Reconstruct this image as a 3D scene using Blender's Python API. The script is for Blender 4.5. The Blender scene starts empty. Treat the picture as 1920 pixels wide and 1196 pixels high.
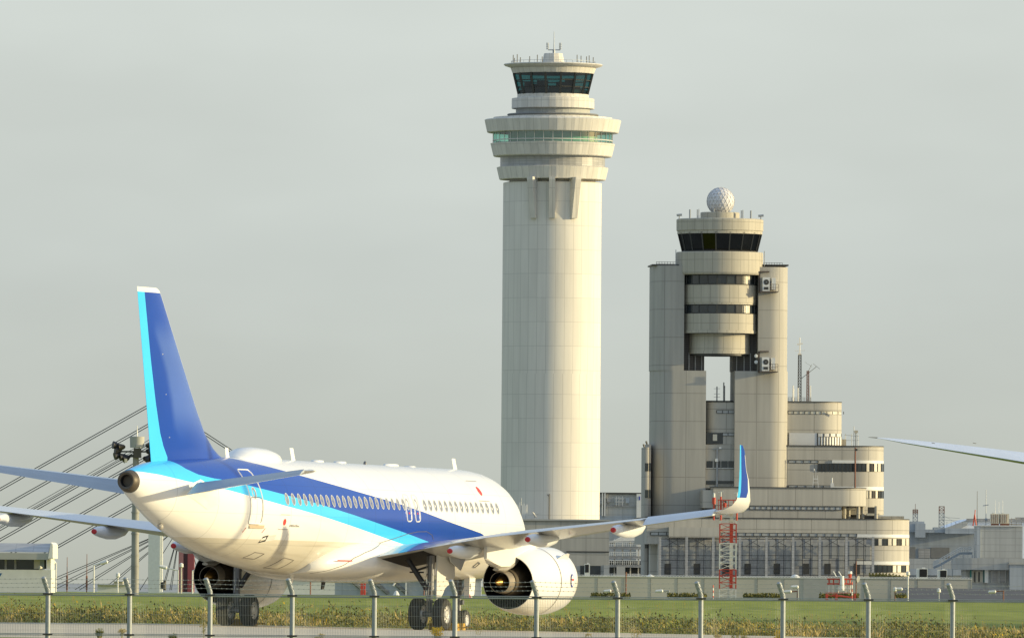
import bpy, math, random
from mathutils import Vector, Matrix
R_ = math.radians
random.seed(7)
scene = bpy.context.scene
COL = scene.collection

# ---------------------------------------------------------------- camera
FPX = 19672.86                      # focal length in pixels of a 1920 px wide frame
PITCH, ROLL = 0.02465, 0.0073
# camera solved against the airliner: pose in the airliner's own frame (x aft, y starboard, z up)
AC = Vector((373.9373, 143.05009, 0.81127)); AYAW, APIT, AROLL = 0.36543024, 0.0276530, 0.0208122

def cam_axes(F, roll):
    R = F.cross(Vector((0, 0, 1))).normalized(); U = R.cross(F)
    return R * math.cos(roll) + U * math.sin(roll), U * math.cos(roll) - R * math.sin(roll), F

AR, AU, AF = cam_axes(Vector((-math.cos(AYAW) * math.cos(APIT), -math.sin(AYAW) * math.cos(APIT), math.sin(APIT))), AROLL)
WR, WU, WF = cam_axes(Vector((0, math.cos(PITCH), math.sin(PITCH))), ROLL)
ROT = Matrix((WR, WU, WF)).transposed() @ Matrix((AR, AU, AF))
gear = Vector((17.71, 0, 0)) - AC
g0 = ROT @ gear
CAM = Vector((0, 0, -g0.z))          # the main gear stands at z = 0
PLANE = CAM + ROT @ (-AC)            # world position of the airliner's origin
UPN = ROT @ Vector((0, 0, 1))
G0 = CAM + g0
cd = bpy.data.cameras.new('camera'); cam = bpy.data.objects.new('camera', cd); COL.objects.link(cam)
cd.sensor_width = 36; cd.lens = FPX / 1920 * 36; cd.clip_start = 1; cd.clip_end = 20000
cam.matrix_world = Matrix((( WR.x, WU.x, -WF.x, CAM.x), (WR.y, WU.y, -WF.y, CAM.y), (WR.z, WU.z, -WF.z, CAM.z), (0, 0, 0, 1)))
scene.camera = cam

# ---------------------------------------------------------------- light
SUN_EL, SUN_AZ = R_(10.4), R_(5)    # azimuth: turned from the picture's right (+X) toward the camera
w = bpy.data.worlds.new('World'); scene.world = w; w.use_nodes = True
nt = w.node_tree; nt.nodes.clear()
def N(t, typ, **kw):
    n = t.nodes.new(typ)
    for k, v in kw.items(): setattr(n, k, v)
    return n
out = N(nt, 'ShaderNodeOutputWorld'); add = N(nt, 'ShaderNodeAddShader')
b1 = N(nt, 'ShaderNodeBackground'); b2 = N(nt, 'ShaderNodeBackground')
sky = N(nt, 'ShaderNodeTexSky', sky_type='NISHITA', sun_disc=False, sun_elevation=SUN_EL, sun_rotation=R_(90) + SUN_AZ, dust_density=4.0)
b1.inputs[1].default_value = 0.05
nt.links.new(sky.outputs[0], b1.inputs[0])
tc = N(nt, 'ShaderNodeTexCoord'); sep = N(nt, 'ShaderNodeSeparateXYZ'); nt.links.new(tc.outputs['Generated'], sep.inputs[0])
rp = N(nt, 'ShaderNodeValToRGB')
def setramp(r, stops, interp='LINEAR'):
    e = r.color_ramp.elements; r.color_ramp.interpolation = interp
    while len(e) > 1: e.remove(e[-1])
    e[0].position = stops[0][0]; e[0].color = stops[0][1]
    for p, c in stops[1:]:
        x = e.new(p); x.color = c
setramp(rp, [(0.0, (.43, .45, .395, 1)), (.012, (.47, .502, .46, 1)), (.03, (.495, .54, .52, 1)), (.055, (.52, .565, .55, 1)), (.13, (.34, .39, .42, 1)), (.4, (.34, .43, .55, 1)), (1, (.40, .52, .70, 1))])
nt.links.new(sep.outputs[2], rp.inputs[0])
nz = N(nt, 'ShaderNodeTexNoise'); mp = N(nt, 'ShaderNodeMapping'); mp.inputs['Scale'].default_value = (16, 16, 46)
nt.links.new(tc.outputs['Generated'], mp.inputs[0]); nt.links.new(mp.outputs[0], nz.inputs[0]); nz.inputs['Scale'].default_value = 1.6; nz.inputs['Detail'].default_value = 3
mr = N(nt, 'ShaderNodeMapRange'); mr.inputs[1].default_value = .3; mr.inputs[2].default_value = .7; mr.inputs[3].default_value = .95; mr.inputs[4].default_value = 1.05
nt.links.new(nz.outputs[0], mr.inputs[0])
mm = N(nt, 'ShaderNodeVectorMath', operation='SCALE'); nt.links.new(rp.outputs[0], mm.inputs[0]); nt.links.new(mr.outputs[0], mm.inputs['Scale'])
nt.links.new(mm.outputs[0], b2.inputs[0]); b2.inputs[1].default_value = 1.0
nt.links.new(b1.outputs[0], add.inputs[0]); nt.links.new(b2.outputs[0], add.inputs[1]); nt.links.new(add.outputs[0], out.inputs[0])
sd = bpy.data.lights.new('sun', 'SUN'); sd.energy = 5.0; sd.angle = R_(.5); sd.color = (1, .83, .48)
so = bpy.data.objects.new('sun', sd); COL.objects.link(so)
sdir = Vector((math.cos(SUN_EL) * math.cos(SUN_AZ), -math.cos(SUN_EL) * math.sin(SUN_AZ), math.sin(SUN_EL)))
so.rotation_euler = (-sdir).to_track_quat('-Z', 'Y').to_euler(); so.location = (100, 0, 200)
vs = scene.view_settings; vs.view_transform = 'Standard'; vs.look = 'None'; vs.exposure = .15; vs.gamma = 1

# ---------------------------------------------------------------- helpers
def at(u, v, D):
    return CAM + (WF + WR * ((u - 960) / FPX) - WU * ((v - 598) / FPX)) * D
def smooth(a, b, x):
    t = min(1, max(0, (x - a) / (b - a))); return t * t * (3 - 2 * t)
def ground(X, Y):
    Xc = min(max(X, -13), 40); Yc = min(max(Y, 325), 430)
    near = G0.z - (UPN.x * (Xc - G0.x) + UPN.y * (Yc - G0.y)) / UPN.z
    far = -.05 - .004 * min(max(X, -60), 60) - 6 * smooth(1075, 1240, Y)
    k = smooth(440, 800, Y)
    return near * (1 - k) + far * k

class MB:
    def __init__(s): s.v = []; s.f = []; s.m = []; s.uv = []
    def face(s, idx, m=0, uv=None):
        s.f.append(tuple(idx)); s.m.append(m); s.uv.append(uv)
    def poly(s, pts, m=0):
        i = len(s.v); s.v += [tuple(p) for p in pts]; s.face(range(i, i + len(pts)), m); return s
    def box(s, x0, x1, y0, y1, z0, z1, m=0):
        i = len(s.v)
        s.v += [(x, y, z) for z in (z0, z1) for x, y in ((x0, y0), (x1, y0), (x1, y1), (x0, y1))]
        for q in ((3, 2, 1, 0), (4, 5, 6, 7), (0, 1, 5, 4), (1, 2, 6, 5), (2, 3, 7, 6), (3, 0, 4, 7)): s.face([i + k for k in q], m)
        return s
    def tube(s, a, b, r, r2=None, n=8, m=0, caps=True):
        a = Vector(a); b = Vector(b); r2 = r if r2 is None else r2
        d = (b - a).normalized(); p = d.cross(Vector((0, 0, 1)) if abs(d.z) < .9 else Vector((1, 0, 0))).normalized(); q = d.cross(p)
        i = len(s.v)
        for c, rr in ((a, r), (b, r2)):
            for k in range(n):
                t = 2 * math.pi * (k + .5) / n; s.v.append(tuple(c + (p * math.cos(t) + q * math.sin(t)) * rr))
        for k in range(n):
            l = (k + 1) % n; s.face((i + k, i + l, i + n + l, i + n + k), m)
        if caps: s.face([i + k for k in range(n)][::-1], m); s.face([i + n + k for k in range(n)], m)
        return s
    def path(s, pts, r, n=5, m=0, closed=False):
        P = [Vector(p) for p in pts]; L = len(P); i = len(s.v); up = None
        for j in range(L):
            a = P[j - 1] if (j or closed) else P[0]; b = P[(j + 1) % L] if (j < L - 1 or closed) else P[-1]
            d = (b - a).normalized()
            if up is None: up = d.cross(Vector((0, 0, 1)) if abs(d.z) < .9 else Vector((1, 0, 0))).normalized()
            up = (up - d * up.dot(d)).normalized(); q = d.cross(up)
            for k in range(n):
                t = 2 * math.pi * k / n; s.v.append(tuple(P[j] + (up * math.cos(t) + q * math.sin(t)) * r))
        for j in range(L if closed else L - 1):
            for k in range(n):
                l = (k + 1) % n; a = i + j * n; b = i + ((j + 1) % L) * n
                s.face((a + k, a + l, b + l, b + k), m)
        return s
    def lathe(s, prof, cx, cy, seg=48, a0=0, a1=360, m=0, off=0):
        """profile [(r, z)] turned about a vertical axis"""
        full = abs(a1 - a0) >= 360; n = seg if full else seg + 1; i = len(s.v)
        ang = [R_(a0 + off) + R_(a1 - a0) * k / seg for k in range(n)]
        for r, z in prof:
            for t in ang: s.v.append((cx + r * math.cos(t), cy + r * math.sin(t), z))
        arc = 0
        for j in range(len(prof) - 1):
            (ra, za), (rb, zb) = prof[j], prof[j + 1]; r = max(ra, rb); st = math.hypot(rb - ra, zb - za)
            for k in range(seg):
                l = (k + 1) % n
                ua, ub = R_(a1 - a0) * k / seg * r, R_(a1 - a0) * (k + 1) / seg * r
                va, vb = (za, zb) if abs(zb - za) > .3 * st else (arc, arc + st)
                s.face((i + j * n + k, i + j * n + l, i + (j + 1) * n + l, i + (j + 1) * n + k), m, ((ua, va), (ub, va), (ub, vb), (ua, vb)))
            arc += st
        return s
    def spin(s, prof, o, ax, seg=32, m=0, caps=()):
        """profile [(t, r)] along axis ax from o"""
        o = Vector(o); d = Vector(ax).normalized(); p = d.cross(Vector((0, 0, 1)) if abs(d.z) < .9 else Vector((1, 0, 0))).normalized(); q = d.cross(p); i = len(s.v)
        for t, r in prof:
            for k in range(seg):
                a = 2 * math.pi * k / seg; s.v.append(tuple(o + d * t + (p * math.cos(a) + q * math.sin(a)) * r))
        for j in range(len(prof) - 1):
            for k in range(seg):
                l = (k + 1) % seg; s.face((i + j * seg + k, i + j * seg + l, i + (j + 1) * seg + l, i + (j + 1) * seg + k), m if isinstance(m, int) else m[j])
        for c in caps: s.face([i + c * seg + k for k in range(seg)], m if isinstance(m, int) else m[0])
        return s
    def loft(s, rings, m=0, cap=True, closed=True):
        i = len(s.v); n = len(rings[0])
        for r in rings: s.v += [tuple(p) for p in r]
        for j in range(len(rings) - 1):
            for k in range(n if closed else n - 1):
                l = (k + 1) % n; s.face((i + j * n + k, i + j * n + l, i + (j + 1) * n + l, i + (j + 1) * n + k), m)
        if cap: s.face([i + k for k in range(n)][::-1], m); s.face([i + (len(rings) - 1) * n + k for k in range(n)], m)
        return s
    def prism(s, pts, z0, z1, m=0):
        """plan polygon (ccw) pushed up from z0 to z1"""
        n = len(pts); i = len(s.v); s.v += [(x, y, z0) for x, y in pts] + [(x, y, z1) for x, y in pts]; a = 0
        for k in range(n):
            l = (k + 1) % n; d = math.dist(pts[k], pts[l])
            s.face((i + k, i + l, i + n + l, i + n + k), m, ((a, z0), (a + d, z0), (a + d, z1), (a, z1))); a += d
        s.face([i + k for k in range(n)][::-1], m); s.face([i + n + k for k in range(n)], m); return s
    def slab(s, poly, y0, y1, m=0):
        """outline in x-z pushed along y"""
        n = len(poly); i = len(s.v); s.v += [(x, y0, z) for x, z in poly] + [(x, y1, z) for x, z in poly]
        for k in range(n):
            l = (k + 1) % n; s.face((i + k, i + l, i + n + l, i + n + k), m)
        s.face([i + k for k in range(n)], m); s.face([i + n + k for k in range(n)][::-1], m); return s
    def obj(s, name, mats, parent=None, sm=False, fix=True, angle=35):
        me = bpy.data.meshes.new(name); me.from_pydata(s.v, [], s.f)
        mats = mats if isinstance(mats, (list, tuple)) else [mats]
        for x in mats: me.materials.append(x)
        me.polygons.foreach_set('material_index', s.m)
        if len(s.f) < 20000:
            uvl = me.uv_layers.new(name='UVMap')
            for p, uv in zip(me.polygons, s.uv):
                nn = p.normal
                for j, li in enumerate(p.loop_indices):
                    if uv: uvl.data[li].uv = uv[j]
                    else:
                        c = me.vertices[me.loops[li].vertex_index].co
                        uvl.data[li].uv = (c.x, c.y) if abs(nn.z) > .8 else ((c.x, c.z) if abs(nn.y) >= abs(nn.x) else (c.y, c.z))
        me.update()
        if sm:
            me.polygons.foreach_set('use_smooth', [True] * len(me.polygons)); me.set_sharp_from_angle(angle=R_(angle))
        o = bpy.data.objects.new(name, me); COL.objects.link(o)
        if parent: o.parent = parent
        return o

def tag(o, label=None, cat=None, group=None, kind=None):
    for k, x in (('label', label), ('category', cat), ('group', group), ('kind', kind)):
        if x: o[k] = x
    return o
def thing(name, label, cat, loc=(0, 0, 0), group=None):
    o = bpy.data.objects.new(name, None); COL.objects.link(o); o.location = loc; o.empty_display_size = .5
    return tag(o, label, cat, group)
def copy_tree(o, loc=None, label=None, parent=None):
    c = o.copy(); COL.objects.link(c)
    if parent: c.parent = parent
    if loc is not None: c.location = loc
    if label: c['label'] = label
    for ch in list(o.children): copy_tree(ch, None, None, c)
    return c

# ---------------------------------------------------------------- materials
def mat(name, col, rough=.6, metal=0, spec=.4, var=.06, scale=1.5, coat=0, stretch=(1, 1, 1), bump=0):
    m = bpy.data.materials.new(name); m.use_nodes = True; t = m.node_tree; b = t.nodes['Principled BSDF']
    b.inputs['Roughness'].default_value = rough; b.inputs['Metallic'].default_value = metal; b.inputs['Specular IOR Level'].default_value = spec
    b.inputs['Coat Weight'].default_value = coat; b.inputs['Coat Roughness'].default_value = .06
    tcn = N(t, 'ShaderNodeTexCoord'); mpn = N(t, 'ShaderNodeMapping'); mpn.inputs['Scale'].default_value = stretch
    n = N(t, 'ShaderNodeTexNoise'); n.inputs['Scale'].default_value = scale; n.inputs['Detail'].default_value = 5
    t.links.new(tcn.outputs['Object'], mpn.inputs[0]); t.links.new(mpn.outputs[0], n.inputs[0])
    r = N(t, 'ShaderNodeMapRange'); r.inputs[1].default_value = .3; r.inputs[2].default_value = .7; r.inputs[3].default_value = 1 - var; r.inputs[4].default_value = 1 + var
    t.links.new(n.outputs[0], r.inputs[0])
    s = N(t, 'ShaderNodeVectorMath', operation='SCALE'); s.inputs[0].default_value = col[:3]; t.links.new(r.outputs[0], s.inputs['Scale'])
    t.links.new(s.outputs[0], b.inputs['Base Color'])
    if bump:
        bn = N(t, 'ShaderNodeBump'); bn.inputs['Strength'].default_value = bump; t.links.new(n.outputs[0], bn.inputs['Height']); t.links.new(bn.outputs[0], b.inputs['Normal'])
    m['scale_node'] = s.name
    return m
def panel(name, col, pw, ph, mort=.08, dark=.72, rough=.7, var=.05, tone=.04, offset=0, streak=.90):
    """cladding: joints from a brick texture on metre UVs, weather streaks over it"""
    m = mat(name, col, rough, var=var, scale=.35, stretch=(1, 1, .18)); t = m.node_tree; s = t.nodes[m['scale_node']]
    uv = N(t, 'ShaderNodeUVMap'); br = N(t, 'ShaderNodeTexBrick'); br.offset = offset; br.squash = 1
    br.inputs['Scale'].default_value = 1; br.inputs['Mortar Size'].default_value = mort; br.inputs['Mortar Smooth'].default_value = .3
    br.inputs['Brick Width'].default_value = pw; br.inputs['Row Height'].default_value = ph; br.inputs['Bias'].default_value = 0
    br.inputs['Color1'].default_value = (*[c * (1 + tone) for c in col], 1); br.inputs['Color2'].default_value = (*[c * (1 - tone) for c in col], 1)
    br.inputs['Mortar'].default_value = (*[c * dark for c in col], 1)
    t.links.new(uv.outputs[0], br.inputs['Vector'])
    tcn = N(t, 'ShaderNodeTexCoord'); mpn = N(t, 'ShaderNodeMapping'); mpn.inputs['Scale'].default_value = (1, 1, .05); n = N(t, 'ShaderNodeTexNoise'); n.inputs['Scale'].default_value = 1.3; n.inputs['Detail'].default_value = 4
    t.links.new(tcn.outputs['Object'], mpn.inputs[0]); t.links.new(mpn.outputs[0], n.inputs[0])
    r = N(t, 'ShaderNodeMapRange'); r.inputs[1].default_value = .35; r.inputs[2].default_value = .62; r.inputs[3].default_value = streak; r.inputs[4].default_value = 1.02; t.links.new(n.outputs[0], r.inputs[0])
    k = N(t, 'ShaderNodeVectorMath', operation='SCALE'); t.links.new(br.outputs['Color'], k.inputs[0]); t.links.new(r.outputs[0], k.inputs['Scale']); t.links.new(k.outputs[0], s.inputs[0])
    return m
def glass(name, tint, refl=.12, rough=.03):
    m = bpy.data.materials.new(name); m.use_nodes = True; t = m.node_tree; t.nodes.remove(t.nodes['Principled BSDF'])
    o = t.nodes['Material Output']; a = N(t, 'ShaderNodeBsdfTransparent'); g = N(t, 'ShaderNodeBsdfGlossy'); x = N(t, 'ShaderNodeMixShader')
    n = N(t, 'ShaderNodeTexNoise'); n.inputs['Scale'].default_value = .4; r = N(t, 'ShaderNodeMapRange'); r.inputs[3].default_value = refl * .7; r.inputs[4].default_value = refl * 1.3
    tcn = N(t, 'ShaderNodeTexCoord'); t.links.new(tcn.outputs['Object'], n.inputs[0]); t.links.new(n.outputs[0], r.inputs[0]); t.links.new(r.outputs[0], x.inputs[0])
    a.inputs[0].default_value = (*tint, 1); g.inputs[0].default_value = (.9, .95, .95, 1); g.inputs['Roughness'].default_value = rough
    t.links.new(a.outputs[0], x.inputs[1]); t.links.new(g.outputs[0], x.inputs[2]); t.links.new(x.outputs[0], o.inputs[0])
    return m
M = {}
M['white'] = mat('white_paint', (.74, .74, .72), .25, coat=.4, var=.02, scale=.6)
M['wing'] = mat('wing_grey_paint', (.60, .63, .66), .35, coat=.2, var=.04, scale=.8)
M['dark'] = mat('dark_cavity', (.012, .012, .014), .7, var=.2)
M['tyre'] = mat('tyre_rubber', (.018, .018, .018), .75, var=.25, scale=6)
M['rim'] = mat('wheel_rim', (.62, .62, .62), .4, metal=.3, var=.08, scale=8)
M['strut'] = mat('gear_steel', (.16, .165, .175), .4, metal=.4, var=.1, scale=5)
M['black'] = mat('black_metal', (.03, .03, .035), .5, var=.1)
M['red'] = mat('red_paint', (.42, .02, .025), .5, var=.08)
M['pane'] = mat('cabin_pane', (.19, .21, .25), .25, spec=.4, var=.05)
M['winframe'] = mat('cabin_window_frame', (.42, .44, .48), .4, var=.03)
M['elev'] = mat('elevator_grey_paint', (.36, .40, .44), .4, coat=.2, var=.04)
M['titan'] = mat('titanium', (.42, .40, .36), .5, metal=.35, var=.08, scale=4)
M['bronze'] = mat('heated_bronze', (.50, .30, .09), .3, metal=.9, var=.12, scale=5)
M['brown'] = mat('bare_brown_metal', (.09, .075, .055), .5, metal=.3, var=.1, scale=4)
M['brown2'] = mat('nozzle_metal', (.26, .23, .19), .5, metal=.35, var=.1, scale=4)
M['line'] = mat('panel_line', (.12, .11, .10), .6)
M['bluepaint'] = mat('royal_blue_paint', (.014, .04, .36), .2, coat=.5, var=.03)
M['cyanpaint'] = mat('sky_blue_paint', (.05, .47, .85), .22, coat=.4, var=.03)
M['ntower'] = panel('pale_tower_cladding', (.66, .63, .555), 1.9, 4.9, .055, .76, tone=.03, var=.04, streak=.955)
M['nfascia'] = panel('pale_fascia_panels', (.60, .575, .51), 1.6, 9, .05, .7, tone=.05)
M['louvre'] = panel('grey_louvre_band', (.36, .36, .35), 1.7, .5, .05, .75, rough=.35, tone=.12)
M['otower'] = panel('beige_precast', (.43, .40, .32), 1.85, 2.4, .07, .68, tone=.03)
M['obase'] = panel('beige_tile_cladding', (.42, .40, .345), 5.2, 3.8, .08, .62, tone=.03)
M['pylon'] = panel('pylon_concrete', (.385, .37, .325), 4.2, 5.3, .09, .72, tone=.02)
M['greywall'] = panel('grey_panel_wall', (.45, .43, .37), 5.0, 3.3, .10, .72, tone=.03)
M['conc'] = mat('concrete_wall', (.40, .40, .37), .85, var=.07, scale=.5, stretch=(1, 1, .4))
M['greybox'] = panel('light_grey_cladding', (.42, .43, .41), 3.0, 1.3, .07, .78, tone=.03)
M['bluegrey'] = panel('hazed_blue_grey_cladding', (.36, .40, .43), 4.0, 3.0, .06, .8, tone=.06)  # blue-grey lightened in place of air haze over the far blocks
M['roofgrey'] = mat('roof_grey', (.20, .20, .19), .8)
M['darkwin'] = mat('dark_window_glass', (.025, .032, .036), .08, spec=.6, var=.3, scale=.5)
M['curtain'] = mat('curtained_window', (.55, .52, .42), .4, var=.15, scale=.3)
M['frame'] = mat('window_frame_dark', (.05, .05, .045), .5)
M['offwhite'] = mat('off_white_paint', (.68, .68, .64), .5, var=.05)
M['steel'] = mat('galvanised_steel', (.31, .335, .35), .5, metal=.2, var=.1, scale=12)
M['wire'] = mat('fence_wire', (.36, .38, .36), .5, metal=.2, var=.1)
M['rust'] = mat('rusty_steel', (.20, .09, .06), .7, var=.2, scale=4)
M['signalred'] = mat('signal_red', (.50, .07, .045), .5, var=.08, scale=3)
M['cabglass'] = glass('green_tinted_glass', (.13, .33, .34), .10)
M['tealglass'] = glass('pale_teal_glass', (.45, .74, .66), .14)
M['smoke'] = glass('smoked_glass', (.035, .045, .05), .035)
M['louvdark'] = panel('dark_louvre_wall', (.13, .12, .11), 2.0, .35, .08, .6)
M['palebox'] = mat('pale_blind', (.56, .56, .54), .5, var=.08, scale=.3)
M['baypane'] = mat('grey_glazing', (.33, .335, .32), .2, spec=.5, var=.15, scale=.3)
M['tealfloor'] = mat('teal_interior', (.26, .50, .43), .7)
M['maroon'] = mat('maroon_paint', (.26, .06, .07), .6)
M['bridge'] = mat('bridge_pale_paint', (.50, .55, .56), .5)
M['cable'] = mat('dark_cable', (.03, .035, .04), .5)
M['yellow'] = mat('chock_yellow', (.42, .25, .02), .6)
M['asphalt'] = mat('dark_asphalt', (.085, .085, .085), .9, var=.12, scale=.4)

# ---------------------------------------------------------------- ground
def lines(a, b, n): return [a + (b - a) * k / n for k in range(n + 1)]
def sheet(name, xs, ys, dz, m, edge=None):
    b = MB()
    for Y in ys:
        for X in xs:
            x = X if edge is None else X
            b.v.append((x, Y if edge is None else edge(X, Y), 0))
    b.v = [(x, y, ground(x, y) + dz) for x, y, _ in b.v]
    n = len(xs)
    for j in range(len(ys) - 1):
        for k in range(n - 1): b.face((j * n + k, j * n + k + 1, (j + 1) * n + k + 1, (j + 1) * n + k))
    return tag(b.obj(name, m, sm=True), kind='structure')
def grassmat():
    m = mat('lawn', (.2, .25, .05), .95, spec=.1, var=.15, scale=.05, stretch=(1, .25, 1)); t = m.node_tree; s = t.nodes[m['scale_node']]
    tcn = N(t, 'ShaderNodeTexCoord'); mpn = N(t, 'ShaderNodeMapping'); mpn.inputs['Scale'].default_value = (.5, .03, 1)
    n = N(t, 'ShaderNodeTexNoise'); n.inputs['Scale'].default_value = 1.2; n.inputs['Detail'].default_value = 8; n.inputs['Roughness'].default_value = .75
    t.links.new(tcn.outputs['Object'], mpn.inputs[0]); t.links.new(mpn.outputs[0], n.inputs[0])
    r = N(t, 'ShaderNodeValToRGB'); setramp(r, [(.3, (.16, .195, .028, 1)), (.5, (.24, .27, .04, 1)), (.68, (.34, .335, .075, 1))])
    t.links.new(n.outputs[0], r.inputs[0]); t.links.new(r.outputs[0], s.inputs[0])
    return m
M['lawn'] = grassmat()
XS = [-3000, -900, -300, -120, -80] + lines(-60, 60, 60) + [80, 120, 300, 900, 3000]
YS = [-300, 0, 150, 240, 300] + lines(320, 440, 30) + lines(450, 820, 20) + lines(860, 1340, 24) + [1600, 2200, 3000, 5000, 9000]
sheet('ground', XS, YS, 0, M['lawn'])
M['apron'] = mat('apron_concrete', (.30, .31, .30), .9, var=.12, scale=.05)
sheet('apron', [-3000, -400, -150, 0, 150, 400, 3000], [1190, 1215, 1240, 1600, 2200, 3000, 5000, 9000], .02, M['apron'])
M['taxi'] = mat('taxiway_concrete', (.55, .475, .35), .85, spec=.2, var=.16, scale=.25, stretch=(1, 2.5, 1))
def far_edge(X): return 401 + 4 * smooth(-12, 25, X)
TX = [-400, -120, -60] + lines(-40, 40, 40) + [60, 120, 400]
def taxi_y(X, Y): return 270 + (Y - 270) / 130 * (far_edge(X) - 270)
sheet('taxiway', TX, lines(270, 400, 18), .004, M['taxi'], taxi_y)
M['stripe'] = mat('pale_edge_line', (.62, .60, .54), .8, var=.15, scale=1)
sheet('taxiway_edge_line', TX, [0, 1], .008, M['stripe'], lambda X, Y: far_edge(X) - 1.9 + Y * .9)
M['shoulder'] = mat('dark_shoulder', (.20, .19, .17), .9, var=.15, scale=.5)
sheet('taxiway_seam', TX, [0, 1], .008, M['shoulder'], lambda X, Y: 343 + Y * .35)
sheet('taxiway_joint', TX, [0, 1], .008, M['shoulder'], lambda X, Y: 366 + Y * .3)

def blades(name, count, region, hgt, cols, label_kind, dens=None, wid=.035, lean=.25):
    b = MB(); rnd = random.Random(hash(name) % 1000 if False else len(name) * 13)
    for _ in range(count):
        X, Y = region(rnd)
        k = dens(X, Y) if dens else 1
        h = hgt(rnd, X, Y) * k
        if h < .04: continue
        z = ground(X, Y); a = rnd.uniform(0, 6.28); l = rnd.uniform(0, lean) * h; dx, dy = math.cos(a) * l, math.sin(a) * l
        c = rnd.uniform(0, 6.28); wx, wy = math.cos(c) * wid * h, math.sin(c) * wid * h
        i = len(b.v)
        b.v += [(X - wx, Y - wy, z - .02), (X + wx, Y + wy, z - .02), (X + wx * .8 + dx * .4, Y + wy * .8 + dy * .4, z + h * .6), (X - wx * .8 + dx * .4, Y - wy * .8 + dy * .4, z + h * .6), (X + dx, Y + dy, z + h)]
        m = cols(rnd, X, Y)
        b.face((i, i + 1, i + 2, i + 3), m); b.face((i + 3, i + 2, i + 4), m)
    return b
GR = [mat('weed_straw', (.48, .36, .13), .8, spec=.1, var=.25, scale=2), mat('weed_olive', (.27, .235, .055), .8, spec=.1, var=.3, scale=2),
      mat('weed_dark', (.125, .12, .04), .8, spec=.1, var=.3, scale=2), mat('weed_green', (.20, .225, .045), .8, spec=.1, var=.25, scale=2), mat('goldenrod_bloom', (.55, .36, .02), .8, spec=.1, var=.15, scale=3)]
def clump(X, Y):      # low-frequency patchiness
    return .5 + .5 * math.sin(X * .83 + 1.3 * math.sin(Y * .31)) * math.sin(X * .37 + 2 + Y * .21)
def patchy(X, Y, a, c): return .5 + .5 * math.sin(X * a + 1.7 * math.sin(Y * c + X * .21)) * math.sin(X * a * .41 + 2 + Y * c * .7)
def weeds():
    """mounds of small leaves: dark, olive, straw and green plants mixed in patches, goldenrod over some"""
    b = MB(); r = random.Random(11); U = r.uniform
    for _ in range(4200):
        X = U(-31, 31); Y = 401 + 36 * r.random() ** 1.3; edge = far_edge(X) + .1
        if Y < edge: continue
        p, q2 = patchy(X, Y, .62, .35), patchy(X + 9, Y, 1.35, .6); z = ground(X, Y); front = min(1, .45 + (Y - edge) / 4)
        if q2 < .12 and r.random() < .6: continue
        H = (U(.26, .55) + .85 * p * p * U(.35, 1)) * front; W = U(.3, .7) * (.8 + .5 * p); t = r.random()
        if p > .66: m = 2 if t < .32 else (1 if t < .68 else 3)
        elif p < .34: m = 0 if t < .5 else (1 if t < .85 else 3)
        else: m = 1 if t < .42 else (0 if t < .66 else (3 if t < .94 else 2))
        gold = r.random() < .05; straw = m == 0
        for j in range(30):
            a = U(0, 6.283); rr = W * math.sqrt(r.random()); hz = H * U(.1, 1) * (1 - .55 * (rr / W) ** 2); x, y = X + rr * math.cos(a), Y + rr * math.sin(a)
            L = U(.10, .22) if not straw else U(.2, .42); tilt = U(.2, 1.0) if not straw else U(.9, 2.2); a2 = U(0, 6.283)
            d = Vector((math.cos(a2), math.sin(a2), tilt)).normalized() * L; s_ = Vector((-math.sin(a2), math.cos(a2), 0)) * L * (.22 if not straw else .06); c = Vector((x, y, z + hz))
            i = len(b.v); b.v += [tuple(c - d * .5), tuple(c + s_), tuple(c + d * .5), tuple(c - s_)]; mm = m if r.random() < .75 else 1
            if gold and hz > H * .72: mm = 4
            b.face((i, i + 1, i + 2, i + 3), mm)
        if r.random() < .05:      # a stray tall stalk
            h = H + U(.15, .5); x = X + U(-.2, .2); i = len(b.v); b.v += [(x - .012, Y, z), (x + .012, Y, z), (x + U(-.08, .08), Y, z + h)]; b.face((i, i + 1, i + 2), 0)
            for j in range(8): c = Vector((x + U(-.05, .05), Y, z + h * U(.75, 1))); i = len(b.v); b.v += [tuple(c + Vector((-.02, 0, 0))), tuple(c + Vector((0, .02, .03))), tuple(c + Vector((.02, 0, 0)))]; b.face((i, i + 1, i + 2), 4 if r.random() < .3 else 0)
    return b
tag(weeds().obj('tall_grass', GR), kind='stuff')

# ---------------------------------------------------------------- the airliner
air = thing('airliner', 'whole airliner with blue tail fin and two blue stripes, standing on the taxiway', 'airliner')
air.matrix_world = Matrix.Translation(PLANE) @ ROT.to_4x4()
SEC = [(0, 3.45, 3.35, .05), (.15, 3.78, 3.02, .38), (.6, 4.28, 2.62, .85), (1.3, 4.8, 2.28, 1.22), (2.2, 5.32, 2.06, 1.5), (3.2, 5.74, 1.95, 1.74), (4.4, 5.96, 1.9, 1.9), (6, 6.04, 1.88, 1.975),
       (23.0, 6.04, 1.87, 1.975), (24.5, 6.04, 1.94, 1.97), (26, 6.04, 2.05, 1.93), (28, 6.02, 2.27, 1.8), (30, 5.98, 2.56, 1.6), (32, 5.91, 2.97, 1.3), (34, 5.8, 3.46, .94), (35.5, 5.68, 3.95, .66), (36.6, 5.5, 4.38, .47), (37.05, 5.41, 4.58, .40)]
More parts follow.
